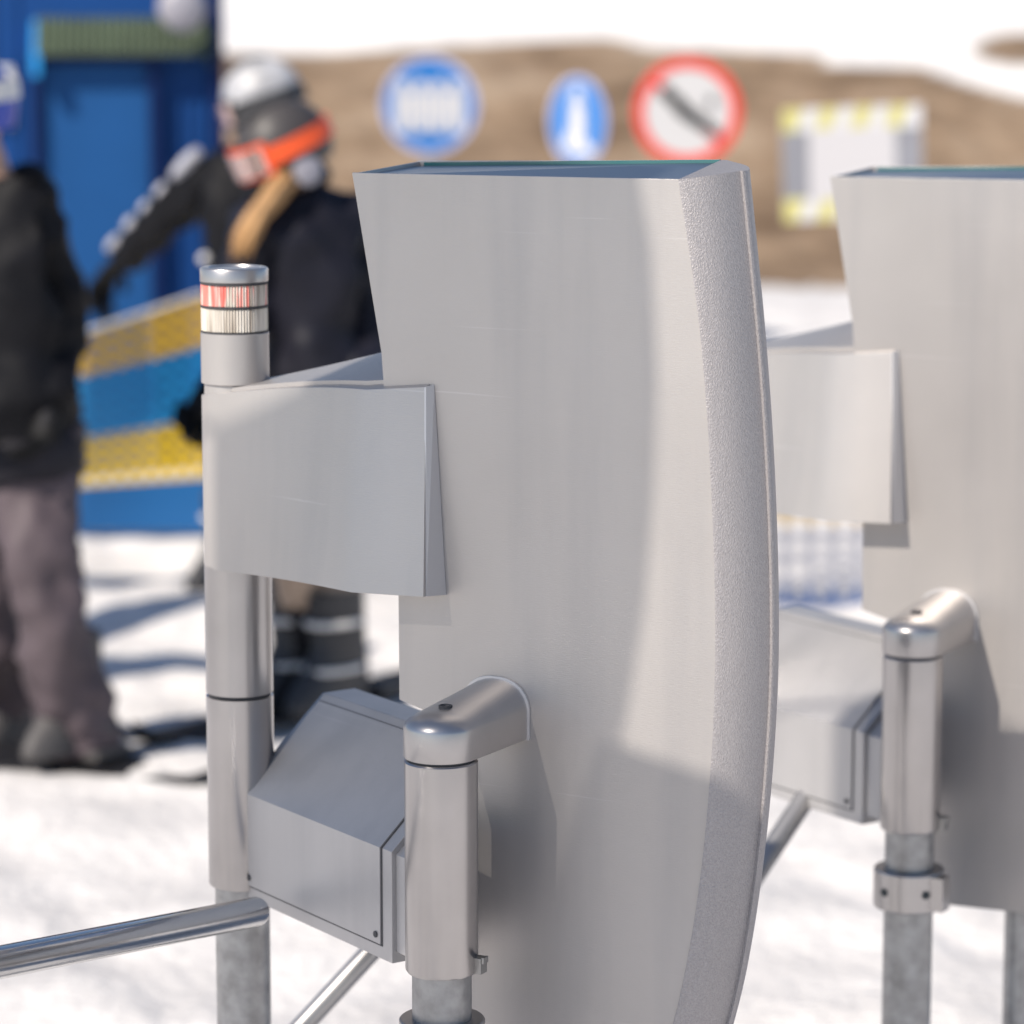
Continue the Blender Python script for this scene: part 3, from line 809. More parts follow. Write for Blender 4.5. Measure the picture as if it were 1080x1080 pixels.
# notice board with striped tape
M['board_grey'] = mat('board_grey', (.30, .30, .33), .5, .2, var=.1)
M['paper'] = mat('white_paper', (.60, .58, .59), .7)
M['tape_white'] = mat('tape_white', (.66, .65, .66), .5)
M['tape_yellow'] = mat('tape_yellow', (.62, .57, .22), .5)
def notice_board():
    Y = 15.0; c = at(899, 172, Y); s = Y / F_PX
    b = empty('notice_board', (c.x, Y, 0), math.radians(5), 'grey notice board with white paper and yellow striped tape edges', 'notice board')
    rot = Matrix.Rotation(math.radians(2.5), 3, 'Y')
    bm = bmesh.new(); tube(bm, [(.16, .05, -.3), (.16, .05, c.z + .1)], .025, 14); obj('pole', bm, M['sign_pole'], b)
    W, H = 148 * s, 116 * s
    bm = bmesh.new(); box(bm, (0, 0, 0), (W, .02, H)); o = obj('board', bm, M['board_grey'], b); o.location = (0, 0, c.z); o.rotation_euler = (0, math.radians(-2), 0); bd = o
    bm = bmesh.new(); box(bm, (-.0, -.013, .0), (92 * s, .005, 74 * s)); obj('paper', bm, M['paper'], bd)
    for z, hh in ((H / 2 - 11 * s, 24 * s), (-H / 2 + 11 * s, 24 * s)):
        n = 8; bm = bmesh.new()
        for k in range(n):
            x0 = -W / 2 + W * k / n; x1 = x0 + W / n; sk = W / n * .25
            prism(bm, [Vector((x0 + sk * (k > 0), -.014, z + hh / 2)), Vector((x1 + sk * (k < n - 1), -.014, z + hh / 2)), Vector((x1 - sk * (k < n - 1), -.014, z - hh / 2)), Vector((x0 - sk * (k > 0), -.014, z - hh / 2))], Vector((0, .006, 0)), k % 2)
        obj('striped_tape', bm, [M['tape_yellow'], M['tape_white']], bd)
notice_board()

# ------------------------------------------------------------------ people
M['skin'] = mat('skin', (.55, .32, .22), .5)
M['jacket_black'] = mat('black_jacket', (.006, .006, .008), .6, bump=.5, bscale=14, var=.3, vscale=5, spec=.15)
M['jacket_navy'] = mat('navy_jacket', (.012, .012, .019), .5, spec=.2, bump=.6, bscale=12, var=.35, vscale=6)
M['coat_grey'] = mat('charcoal_lower_jacket', (.020, .019, .025), .6, spec=.15, bump=.5, bscale=12, var=.3, vscale=6)
M['pants_mauve'] = mat('grey_mauve_trousers', (.090, .070, .079), .6, spec=.25, bump=.9, bscale=10, var=.25, vscale=5)
M['pants_beige'] = mat('beige_trousers', (.42, .31, .23), .65, bump=.3, bscale=12, var=.2, vscale=6)
M['pants_dark'] = mat('dark_trousers', (.02, .02, .024), .6, bump=.3, bscale=12, spec=.15)
M['glove'] = mat('black_glove', (.008, .008, .009), .6, spec=.15)
M['helmet_white'] = mat('white_helmet', (.40, .40, .42), .4, var=.35, vscale=14)
M['helmet_grey'] = mat('grey_helmet', (.05, .045, .046), .5, var=.15, vscale=10)
M['helmet_blue'] = mat('blue_helmet', (.02, .06, .42), .3)
M['orange'] = mat('orange_goggle_strap', (.85, .10, .02), .4)
M['lens'] = mat('mirrored_goggle_lens', (.75, .55, .5), .15, .8)
M['hair'] = mat('fair_brown_hair', (.46, .26, .11), .5, bump=.5, bscale=60, stretch=(4, 4, .4), var=.2, vscale=20)
M['silver'] = mat('silver_sleeve_panel', (.55, .55, .60), .35, .2, var=.2, vscale=30)
M['boot'] = mat('dark_boot', (.03, .03, .034), .5, var=.2)
M['boot_white'] = mat('white_boot_shell', (.68, .66, .64), .35)
M['grey_boot'] = mat('grey_snow_boot', (.07, .065, .065), .6, var=.2)
M['board_black'] = mat('snowboard_base', (.015, .015, .018), .5, spec=.25)
M['red'] = mat('red_edge', (.5, .05, .05), .4)
M['ski'] = mat('ski_top', (.55, .12, .12), .35, var=.3, vscale=5)

def skinned(name, chains, m, parent, base, sub=2, fold=0.0, extra=None, under=None):
    """chains: list of lists of (point, radius); first chain point of each later chain may repeat an existing point to branch"""
    verts, edges, rad, roots = [], [], [], []
    key = {}
    for ch in chains:
        prev = None
        for p, r in ch:
            k = tuple(round(c, 4) for c in p)
            if k in key: i = key[k]
            else:
                i = len(verts); key[k] = i; verts.append(Vector(p) - base); rad.append(r)
                if prev is None: roots.append(i)
            if prev is not None: edges.append((prev, i))
            prev = i
    me = bpy.data.meshes.new('tmp'); me.from_pydata(verts, edges, [])
    o = bpy.data.objects.new('tmp', me); COL.objects.link(o)
    md = o.modifiers.new('s', 'SKIN'); md.use_smooth_shade = True
    sv = me.skin_vertices[0].data
    for i, r in enumerate(rad):
        rr = r if isinstance(r, tuple) else (r, r)
        sv[i].radius = rr; sv[i].use_root = i in roots
    sb = o.modifiers.new('u', 'SUBSURF'); sb.levels = sub; sb.render_levels = sub
    dg = bpy.context.evaluated_depsgraph_get(); ev = o.evaluated_get(dg)
    bm = bmesh.new(); bm.from_mesh(ev.to_mesh()); ev.to_mesh_clear()
    bpy.data.objects.remove(o); bpy.data.meshes.remove(me)
    if fold:
        bm.normal_update()
        for v in bm.verts:
            c = v.co; v.co = c + v.normal * fold * (noise.noise(c * 9 + Vector((3, 1, 0))) + .6 * noise.noise(Vector((c.x * 16, c.y * 16, c.z * 26))))
    if extra: extra(bm)
    if under is not None:
        for f in bm.faces: f.material_index = 0 if f.calc_center_median().z > under - .03 else 1
    return obj(name, bm, m, parent, ang=180)

def glove_chains(wrist, d, palmn, s=1.0):
    """five bent fingers on a palm; d = hand direction, palmn = direction the fingers curl"""
    d = d.normalized(); side = d.cross(palmn).normalized(); pn = side.cross(d).normalized()
    palm = wrist + d * .075 * s
    ch = [[(wrist - d * .02 * s, .030 * s), (wrist + d * .03 * s, (.042 * s, .026 * s)), (palm, (.046 * s, .026 * s)), (palm + d * .02 * s, (.040 * s, .022 * s))]]
    for k, ln in enumerate((.068, .080, .075, .058)):
        o = palm + side * (-.036 + .024 * k) * s
        ch.append([(o, .0125 * s), (o + (d * .9 + pn * .25) * ln * .5 * s, .0125 * s), (o + (d * 1.15 + pn * .75) * ln * .75 * s, .0115 * s), (o + (d * 1.1 + pn * 1.35) * ln * .9 * s, .010 * s)])
    t = wrist + d * .035 * s - side * .03 * s
    ch.append([(t, .015 * s), (t - side * .03 * s + d * .025 * s + pn * .01 * s, .0145 * s), (t - side * .038 * s + d * .055 * s + pn * .03 * s, .012 * s)])
    return ch

def head_bm(c, f, upv, s=1.0):
    """a head with brow, nose, mouth, chin and ears; c centre, f facing"""
    f = f.normalized(); r = f.cross(upv).normalized(); u = r.cross(f).normalized()
    bm = bmesh.new(); bmesh.ops.create_uvsphere(bm, u_segments=32, v_segments=24, radius=1)
    for v in bm.verts:
        x, y, z = v.co          # x right, y forward, z up
        X, Y, Z = x * .075, y * .095, z * .115
        if z < 0: X *= 1 - .28 * (-z) ; Y *= 1 - .10 * (-z)
        if y > .2:
            nz = math.exp(-((x * .075) / .012) ** 2 - ((Z + .012) / .022) ** 2); Y += .024 * nz
            Y += .006 * math.exp(-(Z - .022) ** 2 / .0002)
            for sx in (-1, 1): Y -= .010 * math.exp(-((X - sx * .03) / .014) ** 2 - ((Z - .004) / .011) ** 2)
            Y -= .006 * math.exp(-(X / .025) ** 2 - ((Z + .055) / .004) ** 2)
            Y += .010 * math.exp(-(X / .025) ** 2 - ((Z + .095) / .016) ** 2)
        e = math.exp(-((Y + .005) / .016) ** 2 - ((Z) / .03) ** 2)
        X += math.copysign(.016 * e, X) if abs(x) > .75 else 0
        v.co = c + (r * X + f * Y + u * Z) * s
    return bm

def helmet(parent, base, c, f, upv, m, s=1.0, name='helmet'):
    f = f.normalized(); r = f.cross(upv).normalized(); u = r.cross(f).normalized()
    bm = bmesh.new(); bmesh.ops.create_uvsphere(bm, u_segments=36, v_segments=24, radius=1)
    dl = [v for v in bm.verts if v.co.z < (-.05 if v.co.y > .35 else -.55)]
    bmesh.ops.delete(bm, geom=dl, context='VERTS')
    for v in bm.verts:
        x, y, z = v.co; w = 1 + .04 * math.cos(6 * math.atan2(x, y)) * max(0, z) * (1 - abs(z))
        v.co = c - base + (r * x * .112 * w + f * (y * .130 - .005) * w + u * (z * .128 + .022)) * s
    ret = bmesh.ops.extrude_face_region(bm, geom=bm.faces[:])
    cc = c - base + u * .02
    for g in ret['geom']:
        if isinstance(g, bmesh.types.BMVert): g.co = cc + (g.co - cc) * .9
    # brim
    pts = [c - base + (r * .100 * math.sin(t) + f * (.125 * math.cos(t) + .006) + u * (.020)) * s for t in [math.radians(-70 + 14 * k) for k in range(11)]]
    tube(bm, pts, .010 * s, 10)
    # vents
    h = obj(name, bm, m, parent, ang=50)
    for sx in (-.35, 0, .35):
        bm = bmesh.new(); p = [c - base + (r * .116 * math.sin(sx) * math.cos(a) + f * .134 * math.sin(a) + u * (.131 * math.cos(a) * math.cos(sx) + .022)) * s for a in [math.radians(-25 + 12 * k) for k in range(6)]]
        tube(bm, p, .007 * s, 8); obj('vent', bm, M['seam'], h)
    return h

def goggles(parent, base, c, f, upv, mstrap, s=1.0, lift=.035, back=.0):
    f = f.normalized(); r = f.cross(upv).normalized(); u = r.cross(f).normalized()
    def band(z0, z1, t0, t1, k, n=36):
        bm = bmesh.new(); rings = []
        for i in range(n + 1):
            t = t0 + (t1 - t0) * i / n
            q = lambda kk, z: c - base + (r * .117 * kk * math.sin(t) + f * (.136 * kk * math.cos(t) - .005) + u * (z - back * (1 - math.cos(t)) * .5)) * s
            rings.append([q(k, z0), q(k + .03, z0), q(k + .03, z1), q(k, z1)])
        loft(bm, rings); return bm
    g = obj('goggles', band(lift - .023, lift + .026, -PI * .98, PI * .98, 1.0), mstrap, parent, ang=40)
    fr_ = band(lift - .045, lift + .045, -.95, .95, 1.02, 24); obj('frame', fr_, M['orange'] if mstrap == M['orange'] else M['black'], g, ang=40)
    obj('goggle_lens', band(lift - .034, lift + .036, -.85, .85, 1.07, 24), M['lens'], g, ang=60)
    return g

def boot(name, parent, base, ankle, d, m, s=1.0, m2=None):
    d = Vector((d.x, d.y, 0)).normalized(); r = Vector((d.y, -d.x, 0)); bm = bmesh.new()
    z0 = ankle.z - .11 * s
    rings = []
    def ov(c, a, b, z, n=20): return [c + d * a * math.cos(2 * PI * k / n) + r * b * math.sin(2 * PI * k / n) + Vector((0, 0, z)) for k in range(n)]
    a0 = Vector((ankle.x, ankle.y, z0)) - base
    f = a0 + d * .055 * s
    rings = [ov(f, .150 * s, .050 * s, 0), ov(f, .155 * s, .054 * s, .012), ov(f, .152 * s, .053 * s, .03), ov(a0 + d * .045 * s, .140 * s, .052 * s, .06 * s), ov(a0 + d * .02 * s, .11 * s, .052 * s, .10 * s),
             ov(a0 + d * .01 * s, .085 * s, .056 * s, .15 * s), ov(a0 + d * .015 * s, .082 * s, .06 * s, .22 * s), ov(a0 + d * .02 * s, .084 * s, .064 * s, .29 * s)]
    loft(bm, rings); o = obj(name, bm, m, parent, ang=50)
    if m2:
        for z in (.10, .215):
            bm = bmesh.new()
            k = .125 if z < .1 else (.098 if z < .15 else .088)
            cc = a0 + d * .022 * s
            tube(bm, [cc + d * k * s * math.cos(t) + r * .060 * s * math.sin(t) + Vector((0, 0, z * s)) for t in [math.radians(-110 + 22 * q) for q in range(11)]], .0085 * s, 8); obj('buckle', bm, m2, o)
    return o

def person(name, label, base):
    return empty(name, base, 0, label, 'person')

# --- snowboarder at the left edge
def boarder():
    Y = 7.88; base = Vector((at(45, 820, Y).x, Y, 0))
    root = person('person', 'snowboarder in a black jacket and grey mauve trousers with one boot on a board', base)
    A = lambda px, py, dy=0: at(px, py, Y + dy)
    pelv = A(20, 470); chest = A(12, 290); neck = A(-8, 185)
    rhip, lhip = A(42, 490, -.05), A(-5, 490, .08)
    rk, lk = A(50, 640, -.16), A(-25, 640, .10); ra, la = A(84, 788, -.02), A(12, 752, .30)
    rs, ls = A(46, 215, -.02), A(-50, 220, .1); re, le = A(66, 340, .02), A(-80, 345, .05); rw, lw = A(52, 432, -.12), A(-50, 430, -.12)
    head = A(-39, 122, -.02); f = Vector((-.75, -.25, -.1)); u = Vector((0, 0, 1))
    def ex(bm):
        b2 = head_bm(head - base, f, u); me = bpy.data.meshes.new('t'); b2.to_mesh(me); b2.free(); bm.from_mesh(me); bpy.data.meshes.remove(me)
    skinned('body', [[(pelv, .11), (chest, .12), (neck, .055), (head, .06)], [(chest, .12), (rs, .05), (re, .04), (rw, .03), (rw + (rw - re).normalized() * .08, .03)], [(chest, .12), (ls, .05), (le, .04), (lw, .03)],
                     [(pelv, .11), (rhip, .08), (rk, .055), (ra, .04)], [(pelv, .11), (lhip, .08), (lk, .055), (la, .04)]], [M['skin'], M['pants_dark']], root, base, 1, extra=ex, under=(neck - base).z)
    hem = A(22, 520)
    skinned('jacket', [[(hem - Vector((0, 0, .0)), (.185, .15)), (A(22, 440), (.185, .16)), (A(16, 330), (.175, .15)), (A(6, 240), (.17, .13)), (A(-4, 196), .09)],
                       [(A(6, 240), (.17, .13)), (rs, .085), (re, .075), (rw, .06)], [(A(6, 240), (.17, .13)), (ls, .085), (le, .075), (lw, .06)]], M['jacket_black'], root, base, 3, .026)
    skinned('jacket_hem', [[(A(24, 432), (.195, .165)), (A(26, 480), (.20, .17)), (A(26, 512), (.19, .16))]], M['coat_grey'], root, base, 2, .014)
    skinned('hood', [[(A(6, 200, .02), .06), (A(30, 190, .05), .075), (A(38, 214, .05), .06)]], M['jacket_black'], root, base, 2, .006)
    skinned('trousers', [[(A(20, 440), .17), (A(20, 500), .185), (rhip, .118), (A(38, 570, -.1), .108), (rk, .098), (A(66, 710, -.1), .098), (A(86, 778, -.02), .105), (A(90, 798, -.02), .10)],
                         [(A(20, 500), .185), (lhip, .11), (lk, .095), (la, .105)]], M['pants_mauve'], root, base, 3, .028)
    gd = (rw - re).normalized()
    skinned('glove', glove_chains(rw, gd, Vector((-.6, -.6, 0))), M['glove'], root, base, 2)
    skinned('glove', glove_chains(lw, (lw - le).normalized(), Vector((.5, -.6, 0))), M['glove'], root, base, 2)
    helmet(root, base, head, f, u, M['helmet_blue'])
    goggles(root, base, head, f, u, M['sign_white'], lift=.05)
    z = .062
    boot('boot', root, base, Vector((ra.x, ra.y, z + .11)), Vector((-.5, -.8, 0)), M['grey_boot'], 1.0)
    boot('boot', root, base, la, Vector((-.3, -.8, 0)), M['grey_boot'], 1.05)
    # board: long upturned deck under the front boot
    c = Vector((at(68, 838, Y).x, Y - .02, .004)); d = Vector((.93, -.36, 0)).normalized(); r = Vector((-d.y, d.x, 0))
    bm = bmesh.new(); rings = []
    n = 40; Ln = 1.02
    for k in range(n + 1):
        t = -1 + 2 * k / n; w = .110 + .022 * t * t
        if abs(t) > .8: w *= math.sqrt(max(.003, 1 - ((abs(t) - .8) / .2) ** 2))
        up_ = .18 * max(0, (abs(t) - .72)) ** 1.4 * 1.6 + .012
        p = d * (t * Ln / 2) + Vector((0, 0, up_))
        rings.append([p - r * w, p + r * w, p + r * w + Vector((0, 0, .012)), p - r * w + Vector((0, 0, .012))])
    loft(bm, rings); o = obj('snowboard', bm, M['board_black'], ang=40); o.location = c
    tag(o, 'black snowboard with an upturned nose under the boot of the snowboarder', 'snowboard')
    bm = bmesh.new(); pb_ = Vector((ra.x, ra.y, .045)) - c
    box(bm, pb_ + Vector((0, 0, .012)), (.22, .13, .02), Matrix.Rotation(math.radians(-32), 3, 'Z')); 
    tube(bm, [pb_ + Vector((math.cos(t) * .075 + .02, math.sin(t) * .09, .03 + .12 * abs(math.sin(t * .5)))) for t in [math.radians(-90 + 15 * k) for k in range(13)]], .012, 8)
    obj('binding', bm, M['grey_boot'], o)
boarder()

# --- skier with orange goggles
def girl():
    Y = 8.5; base = Vector((at(330, 755, Y).x, Y, 0))
    root = person('person', 'skier in a dark navy jacket with orange goggles and long fair hair', base)
    A = lambda px, py, dy=0: at(px, py, Y + dy)
    pelv = A(335, 430); chest = A(322, 270); neck = A(306, 198)
    rhip, lhip = A(312, 450, -.04), A(358, 450, .05); rk, lk = A(312, 590, -.08), A(358, 590, 0); ra, la = A(318, 722, .05), A(360, 716, -.02)
    rs, ls = A(272, 238, -.08), A(368, 232, .06); re, le = A(252, 350, -.14), A(392, 345, 0); rw, lw = A(214, 420, -.22), A(372, 440, -.18)
    head = A(302, 164, -.02); f = Vector((-.85, -.42, -.42)); u = Vector((-.28, -.06, 1))
    def ex(bm):
        b2 = head_bm(head - base, f, u, .96); me = bpy.data.meshes.new('t'); b2.to_mesh(me); b2.free(); bm.from_mesh(me); bpy.data.meshes.remove(me)
    skinned('body', [[(pelv, .10), (chest, .11), (neck, .05), (head, .055)], [(chest, .11), (rs, .045), (re, .036), (rw, .028)], [(chest, .11), (ls, .045), (le, .036), (lw, .028)],
                     [(pelv, .10), (rhip, .075), (rk, .05), (ra, .036)], [(pelv, .10), (lhip, .075), (lk, .05), (la, .036)]], [M['skin'], M['pants_dark']], root, base, 1, extra=ex, under=(neck - base).z)
    skinned('jacket', [[(A(338, 470), (.20, .16)), (A(336, 410), (.20, .16)), (A(332, 330), (.18, .15)), (A(324, 250), (.165, .13)), (A(310, 206), .085)],
                       [(A(324, 250), (.165, .13)), (rs, .088), (re, .074), (A(228, 396, -.2), .058)], [(A(318, 204), .085), (A(316, 188, .03), .075), (A(312, 178, .03), .07)], [(A(324, 250), (.165, .13)), (ls, .085), (le, .072), (lw, .058)]], M['jacket_navy'], root, base, 3, .026)
    skinned('trousers', [[(A(336, 420), (.15, .12)), (A(336, 450), (.15, .13)), (rhip, .1), (rk, .078), (A(324, 660, .05), .06), (A(324, 672, .05), .058)], [(A(336, 450), (.15, .13)), (lhip, .1), (lk, .078), (A(348, 650, -.02), .062), (A(350, 664, -.02), .06)]], M['pants_beige'], root, base, 2, .012)
    skinned('glove', glove_chains(A(224, 402, -.21), A(203, 440, -.24) - A(224, 402, -.21), Vector((.3, -.8, 0)), 1.15), M['glove'], root, base, 2)
    skinned('glove', glove_chains(lw, (lw - le).normalized(), Vector((-.6, -.5, 0))), M['glove'], root, base, 2)
    h = helmet(root, base, head, f, u, M['helmet_grey'])
    goggles(root, base, head, f, u, M['orange'], lift=.028, back=.0)
    r = f.normalized().cross(u).normalized(); uu = r.cross(f.normalized())
    for sx in (-1, 1):
        bm = bmesh.new(); p = head - base + r * sx * .098 - uu * .045
        tube(bm, [p - r * sx * .02, p + r * sx * .010, p + r * sx * .016], .04, 18, rr=[.04, .04, .03]); obj('ear_pad', bm, M['grey_boot'] if sx > 0 else M['lamp'], h)
    # hair: bundle of locks falling forward over the shoulder
    bm = bmesh.new()
    for k in range(46):
        j = [random.uniform(-1, 1) for _ in range(8)]
        p0 = A(304 + 12 * j[0], 186 + 5 * j[1], -.10 + .04 * j[2]); p1 = A(286 + 13 * j[0], 208 + 6 * j[3], -.18 + .03 * j[2]); p2 = A(266 + 14 * j[4], 236 + 8 * j[5], -.21 + .03 * j[2]); p3 = A(254 + 11 * j[6], 262 + 13 * j[7], -.20 + .03 * j[2])
        pts = []
        for q in range(10):
            t = q / 9; pts.append(((p0 * (1 - t) ** 3 + p1 * 3 * t * (1 - t) ** 2 + p2 * 3 * t * t * (1 - t) + p3 * t ** 3)) - base)
        tube(bm, pts, .012, 7, rr=[.007 + .004 * math.sin(PI * q / 9) - .005 * (q / 9) ** 3 for q in range(10)])
    obj('hair', bm, M['hair'], root, ang=180)
    boot('ski_boot', root, base, Vector((ra.x, ra.y, .15)), Vector((-.6, -.8, 0)), M['boot'], 1.05, M['boot_white'])
    boot('ski_boot', root, base, Vector((la.x, la.y, .15)), Vector((-.6, -.8, 0)), M['boot'], 1.08, M['boot_white'])
    for i, (a_, lab) in enumerate(((ra, 'dark ski under the left boot of the orange goggled skier'), (la, 'dark ski under the right boot of the orange goggled skier'))):
        ski(Vector((a_.x, a_.y, .012)), Vector((-.62, -.78, 0)) if i == 0 else Vector((-.66, -.75, 0)), M['board_black'], lab)

def ski(c, d, m, label, Ln=1.5):
    d = d.normalized(); r = Vector((-d.y, d.x, 0)); bm = bmesh.new(); rings = []
    for k in range(31):
        t = -1 + 2 * k / 30; w = .034 + .012 * t * t
        if t > .86: w *= math.sqrt(max(.01, 1 - ((t - .86) / .14) ** 2))
        up_ = .9 * max(0, t - .78) ** 1.6 + .2 * max(0, -t - .9) ** 1.5
        p = d * (t * Ln / 2) + Vector((0, 0, up_ + .006))
        rings.append([p - r * w, p + r * w, p + r * w + Vector((0, 0, .014)), p - r * w + Vector((0, 0, .014))])
    loft(bm, rings); o = obj('ski', bm, m, ang=40); o.location = c; tag(o, label, 'ski', 'skis on the snow')
    bm = bmesh.new(); box(bm, d * .15 + Vector((0, 0, .034)), (.06, .07, .03), Matrix.Rotation(math.atan2(d.y, d.x), 3, 'Z')); obj('binding', bm, M['grey_boot'], o); bm = bmesh.new(); box(bm, -d * .17 + Vector((0, 0, .036)), (.09, .07, .034), Matrix.Rotation(math.atan2(d.y, d.x), 3, 'Z'))
    obj('binding', bm, M['grey_boot'], o)
girl()

# --- man reaching for the net
def man():
    Y = 10.4; base = Vector((at(262, 621, Y).x, Y, 0))
    root = person('person', 'person in a white helmet and black jacket reaching down to hold the net', base)
    A = lambda px, py, dy=0: at(px, py, Y + dy)
    pelv = A(266, 345); chest = A(258, 215); neck = A(264, 148)
    rhip, lhip = A(248, 360), A(284, 360); rk, lk = A(245, 480, -.06), A(288, 480); ra, la = A(245, 590), A(290, 588)
    rs, ls = A(228, 178, .0), A(302, 180, .05); re, le = A(172, 232, .2), A(318, 270, -.1); rw, lw = A(122, 280, .45), A(300, 340, -.2)
    head = A(278, 110, 0); f = Vector((-.95, .12, -.32)); u = Vector((0, 0, 1))
    def ex(bm):
        b2 = head_bm(head - base, f, u); me = bpy.data.meshes.new('t'); b2.to_mesh(me); b2.free(); bm.from_mesh(me); bpy.data.meshes.remove(me)
    skinned('body', [[(pelv, .11), (chest, .12), (neck, .055), (head, .06)], [(chest, .12), (rs, .05), (re, .04), (rw, .03)], [(chest, .12), (ls, .05), (le, .04), (lw, .03)],
                     [(pelv, .11), (rhip, .08), (rk, .055), (ra, .04)], [(pelv, .11), (lhip, .08), (lk, .055), (la, .04)]], [M['skin'], M['pants_dark']], root, base, 1, extra=ex, under=(neck - base).z)
    skinned('jacket', [[(A(266, 385), (.19, .15)), (A(265, 320), (.19, .15)), (A(262, 250), (.19, .15)), (A(262, 195), (.18, .13)), (A(266, 158), .085)],
                       [(A(262, 195), (.18, .13)), (rs, .09), (re, .078), (rw, .06)], [(A(262, 195), (.18, .13)), (ls, .09), (le, .078), (lw, .06)]], M['jacket_black'], root, base, 3, .022)
    skinned('trousers', [[(A(266, 340), (.15, .13)), (A(266, 365), (.15, .13)), (rhip, .11), (rk, .085), (ra, .085)], [(A(266, 365), (.15, .13)), (lhip, .11), (lk, .085), (la, .085)]], M['pants_dark'], root, base, 2, .014)
    skinned('glove', glove_chains(rw, A(103, 306, .52) - rw, Vector((.2, -.3, -.7)), 1.15), M['glove'], root, base, 2)
    skinned('glove', glove_chains(lw, (lw - le).normalized(), Vector((-.6, -.5, 0))), M['glove'], root, base, 2)
    # silver panels down the upper side of the sleeve
    def on(t):
        p = rs.lerp(re, t * 2) if t < .5 else re.lerp(rw, t * 2 - 1)
        rad = .09 + (.078 - .09) * min(1, t * 2) if t < .5 else .078 - .018 * (t * 2 - 1)
        d = (re - rs).normalized(); nrm = Vector((-.5, -.45, .75)); nrm = (nrm - d * nrm.dot(d)).normalized()
        return p + nrm * (rad * .93) - base
    for t0, t1, w in ((-.02, .20, .030), (.29, .38, .022), (.46, .53, .022), (.62, .71, .026), (.80, .92, .022)):
        bm = bmesh.new(); tube(bm, [on(t0 + (t1 - t0) * k / 6) for k in range(7)], w, 10, rr=[w * .8 * (.5 + .5 * math.sin(PI * (.15 + .7 * k / 6))) for k in range(7)])
        obj('sleeve_panel', bm, M['silver'], root)
    bm = bmesh.new(); p = A(216, 273, -.12); bmesh.ops.create_uvsphere(bm, u_segments=16, v_segments=10, radius=.018, matrix=Matrix.Translation(p - base)); obj('toggle', bm, M['boot_white'], root)
    skinned('neck_gaiter', [[(A(266, 158), .075), (A(270, 142), .082), (head - Vector((0, 0, .045)), .088)]], M['jacket_black'], root, base, 2)
    helmet(root, base, head, f, u, M['helmet_white'], 1.0)
    goggles(root, base, head, f, u, M['black'], 1.0, lift=.0)
    boot('ski_boot', root, base, Vector((ra.x, ra.y, .13)), Vector((-.6, -.8, 0)), M['boot'], 1.05, M['boot_white'])
    boot('ski_boot', root, base, Vector((la.x, la.y, .13)), Vector((-.6, -.8, 0)), M['boot'], 1.05, M['boot_white'])
man()

# ------------------------------------------------------------------ unseen shapes added towards the sun to cast shadows
def toward_sun(px, py, dist, off=0.0):
    """point 'dist' metres (horizontally) towards the sun from a point on the near panel's face"""
    u, z = loc(px, py, off); p = to_world(u, off, z)
    t = dist / math.cos(SUN_EL); return p - LDIR * t
def sheet(bm, pts, th):
    nrm = (pts[1] - pts[0]).cross(pts[2] - pts[1]).normalized(); prism(bm, pts, nrm * th)
def mesh_fabric():
    m = bpy.data.materials.new('shade_screen_fabric'); m.use_nodes = True; nt = m.node_tree; b = nt.nodes['Principled BSDF']; out = nt.nodes['Material Output']
    b.inputs['Base Color'].default_value = (.55, .58, .62, 1); b.inputs['Roughness'].default_value = .8
    tr = nt.nodes.new('ShaderNodeBsdfTransparent'); mx = nt.nodes.new('ShaderNodeMixShader'); mx.inputs[0].default_value = .19
    nt.links.new(b.outputs[0], mx.inputs[1]); nt.links.new(tr.outputs[0], mx.inputs[2]); nt.links.new(mx.outputs[0], out.inputs['Surface']); return m
def shade_screen():  # unseen mesh screen added, outlined to half shade the near panel
    arc = [(640, 90), (668, 150), (686, 260), (693, 400), (690, 520), (680, 640), (662, 750), (645, 830), (606, 872), (578, 950), (540, 1050), (440, 1100), (202, 1110), (202, 425), (305, 393), (305, 60), (400, 20)]
    P = [toward_sun(x, y, 2.2) for x, y in arc]
    pole_x = toward_sun(165, 600, 2.2); base = Vector((pole_x.x, pole_x.y, 0))
    root = empty('shade_screen', base, 0, 'added unseen pale mesh flag standing out of frame to the left of the camera', 'screen')
    bm = bmesh.new(); bm.faces.new([bm.verts.new(p - base) for p in P]); obj('screen_cloth', bm, mesh_fabric(), root, recalc=False)
    bm = bmesh.new(); tube(bm, [Vector((0, 0, -.3)), Vector((0, 0, P[15].z + .05))], .016, 12); obj('pole', bm, M['post'], root)
    for k in (12, 13, 15):
        q = P[k] - base; bm = bmesh.new(); tube(bm, [Vector((0, 0, q.z)), q], .005, 8); obj('strap', bm, M['post'], root)
shade_screen()
def side_board():  # unseen board added to cast the slanted shadow low on the panel
    pts = [toward_sun(x, y, 1.9) for x, y in ((636, 795), (850, 868), (800, 1230), (500, 1230))]
    c = sum(pts, Vector()) / 4; base = Vector((c.x, c.y, 0))
    root = empty('shadow_board', base, 0, 'added unseen tilted grey board on a pole, shaped to shadow the near panel', 'sign')
    bm = bmesh.new(); sheet(bm, [p - base for p in pts], .02); obj('board', bm, M['board_grey'], root)
    bm = bmesh.new(); tube(bm, [Vector((-.02, -.03, -.3)), Vector((-.02, -.03, c.z + .1))], .022, 12); obj('pole', bm, M['sign_pole'], root)
side_board()

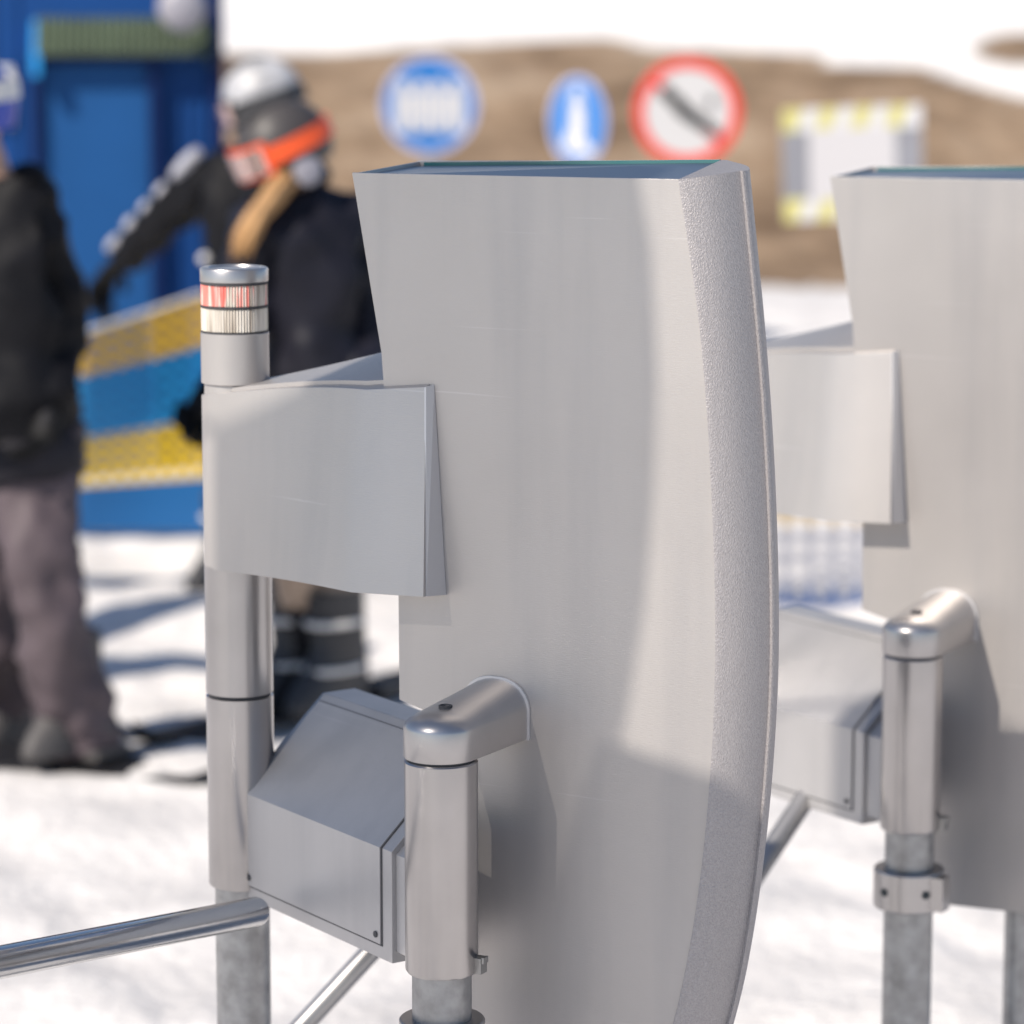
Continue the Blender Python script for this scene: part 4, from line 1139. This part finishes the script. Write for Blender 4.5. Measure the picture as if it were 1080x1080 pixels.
M['pad'] = mat('blue_pad_vinyl', (.02, .09, .30), .5)
post0 = None  # unseen posts added for the shadow streaks they throw on the snow
for i, (px, py, t) in enumerate(((150, 606, 1.35), (150, 650, 1.55), (150, 712, 1.5))):
    Yp = CAM_H * F_PX / py; Xp = (px - 540) / F_PX * Yp
    x, y = Xp - t * math.sin(SUN_AZ), Yp - t * math.cos(SUN_AZ)
    if post0 is None:
        post0 = empty('shadow_post', (x, y, 0), 0, 'added unseen blue post that casts a shadow streak on the snow', 'post', 'added posts casting snow shadows')
        bm = bmesh.new(); lathe(bm, 0, 0, [(.03, -.3), (.03, 2.05), (.025, 2.06)], 20); obj('pole', bm, M['galv'], post0)
        bm = bmesh.new(); lathe(bm, 0, 0, [(.08, .02), (.095, .05), (.095, 1.9), (.08, 1.94), (.035, 1.94)], 28); obj('pad', bm, M['pad'], post0)
    else:
        copy_tree(post0).location = (x, y, 0)

# ------------------------------------------------------------------ light, sky, camera
w = bpy.data.worlds.new('World'); scene.world = w; w.use_nodes = True
nt = w.node_tree; bg = nt.nodes['Background']; sky = nt.nodes.new('ShaderNodeTexSky')
sky.sky_type = 'NISHITA'; sky.sun_disc = False; sky.sun_elevation = SUN_EL
sky.sun_rotation = SUN_AZ + PI; sky.altitude = 1800; sky.dust_density = 1.0
nt.links.new(sky.outputs['Color'], bg.inputs['Color']); bg.inputs['Strength'].default_value = .09
sl = bpy.data.lights.new('sun', 'SUN'); sl.energy = 4.2; sl.angle = math.radians(.53); sl.color = (1, .915, .80)
so = bpy.data.objects.new('sun', sl); COL.objects.link(so); so.location = (-10, -10, 15)
so.rotation_euler = LDIR.to_track_quat('-Z', 'Y').to_euler()

cd = bpy.data.cameras.new('camera'); co = bpy.data.objects.new('camera', cd); COL.objects.link(co)
co.location = CAM; co.rotation_euler = (PI / 2 - PITCH, 0, 0)
cd.sensor_fit = 'HORIZONTAL'; cd.sensor_width = 36; cd.lens = 36 * F_PX / 1080; cd.clip_end = 2000; cd.clip_start = .1
cd.dof.use_dof = True; cd.dof.focus_distance = 3.88; cd.dof.aperture_fstop = (cd.lens / 1000) / .036; cd.dof.aperture_blades = 0
scene.camera = co
scene.view_settings.view_transform = 'Standard'; scene.view_settings.look = 'None'; scene.view_settings.gamma = 1
scene.view_settings.exposure = .5
scene.cycles.use_denoising = True
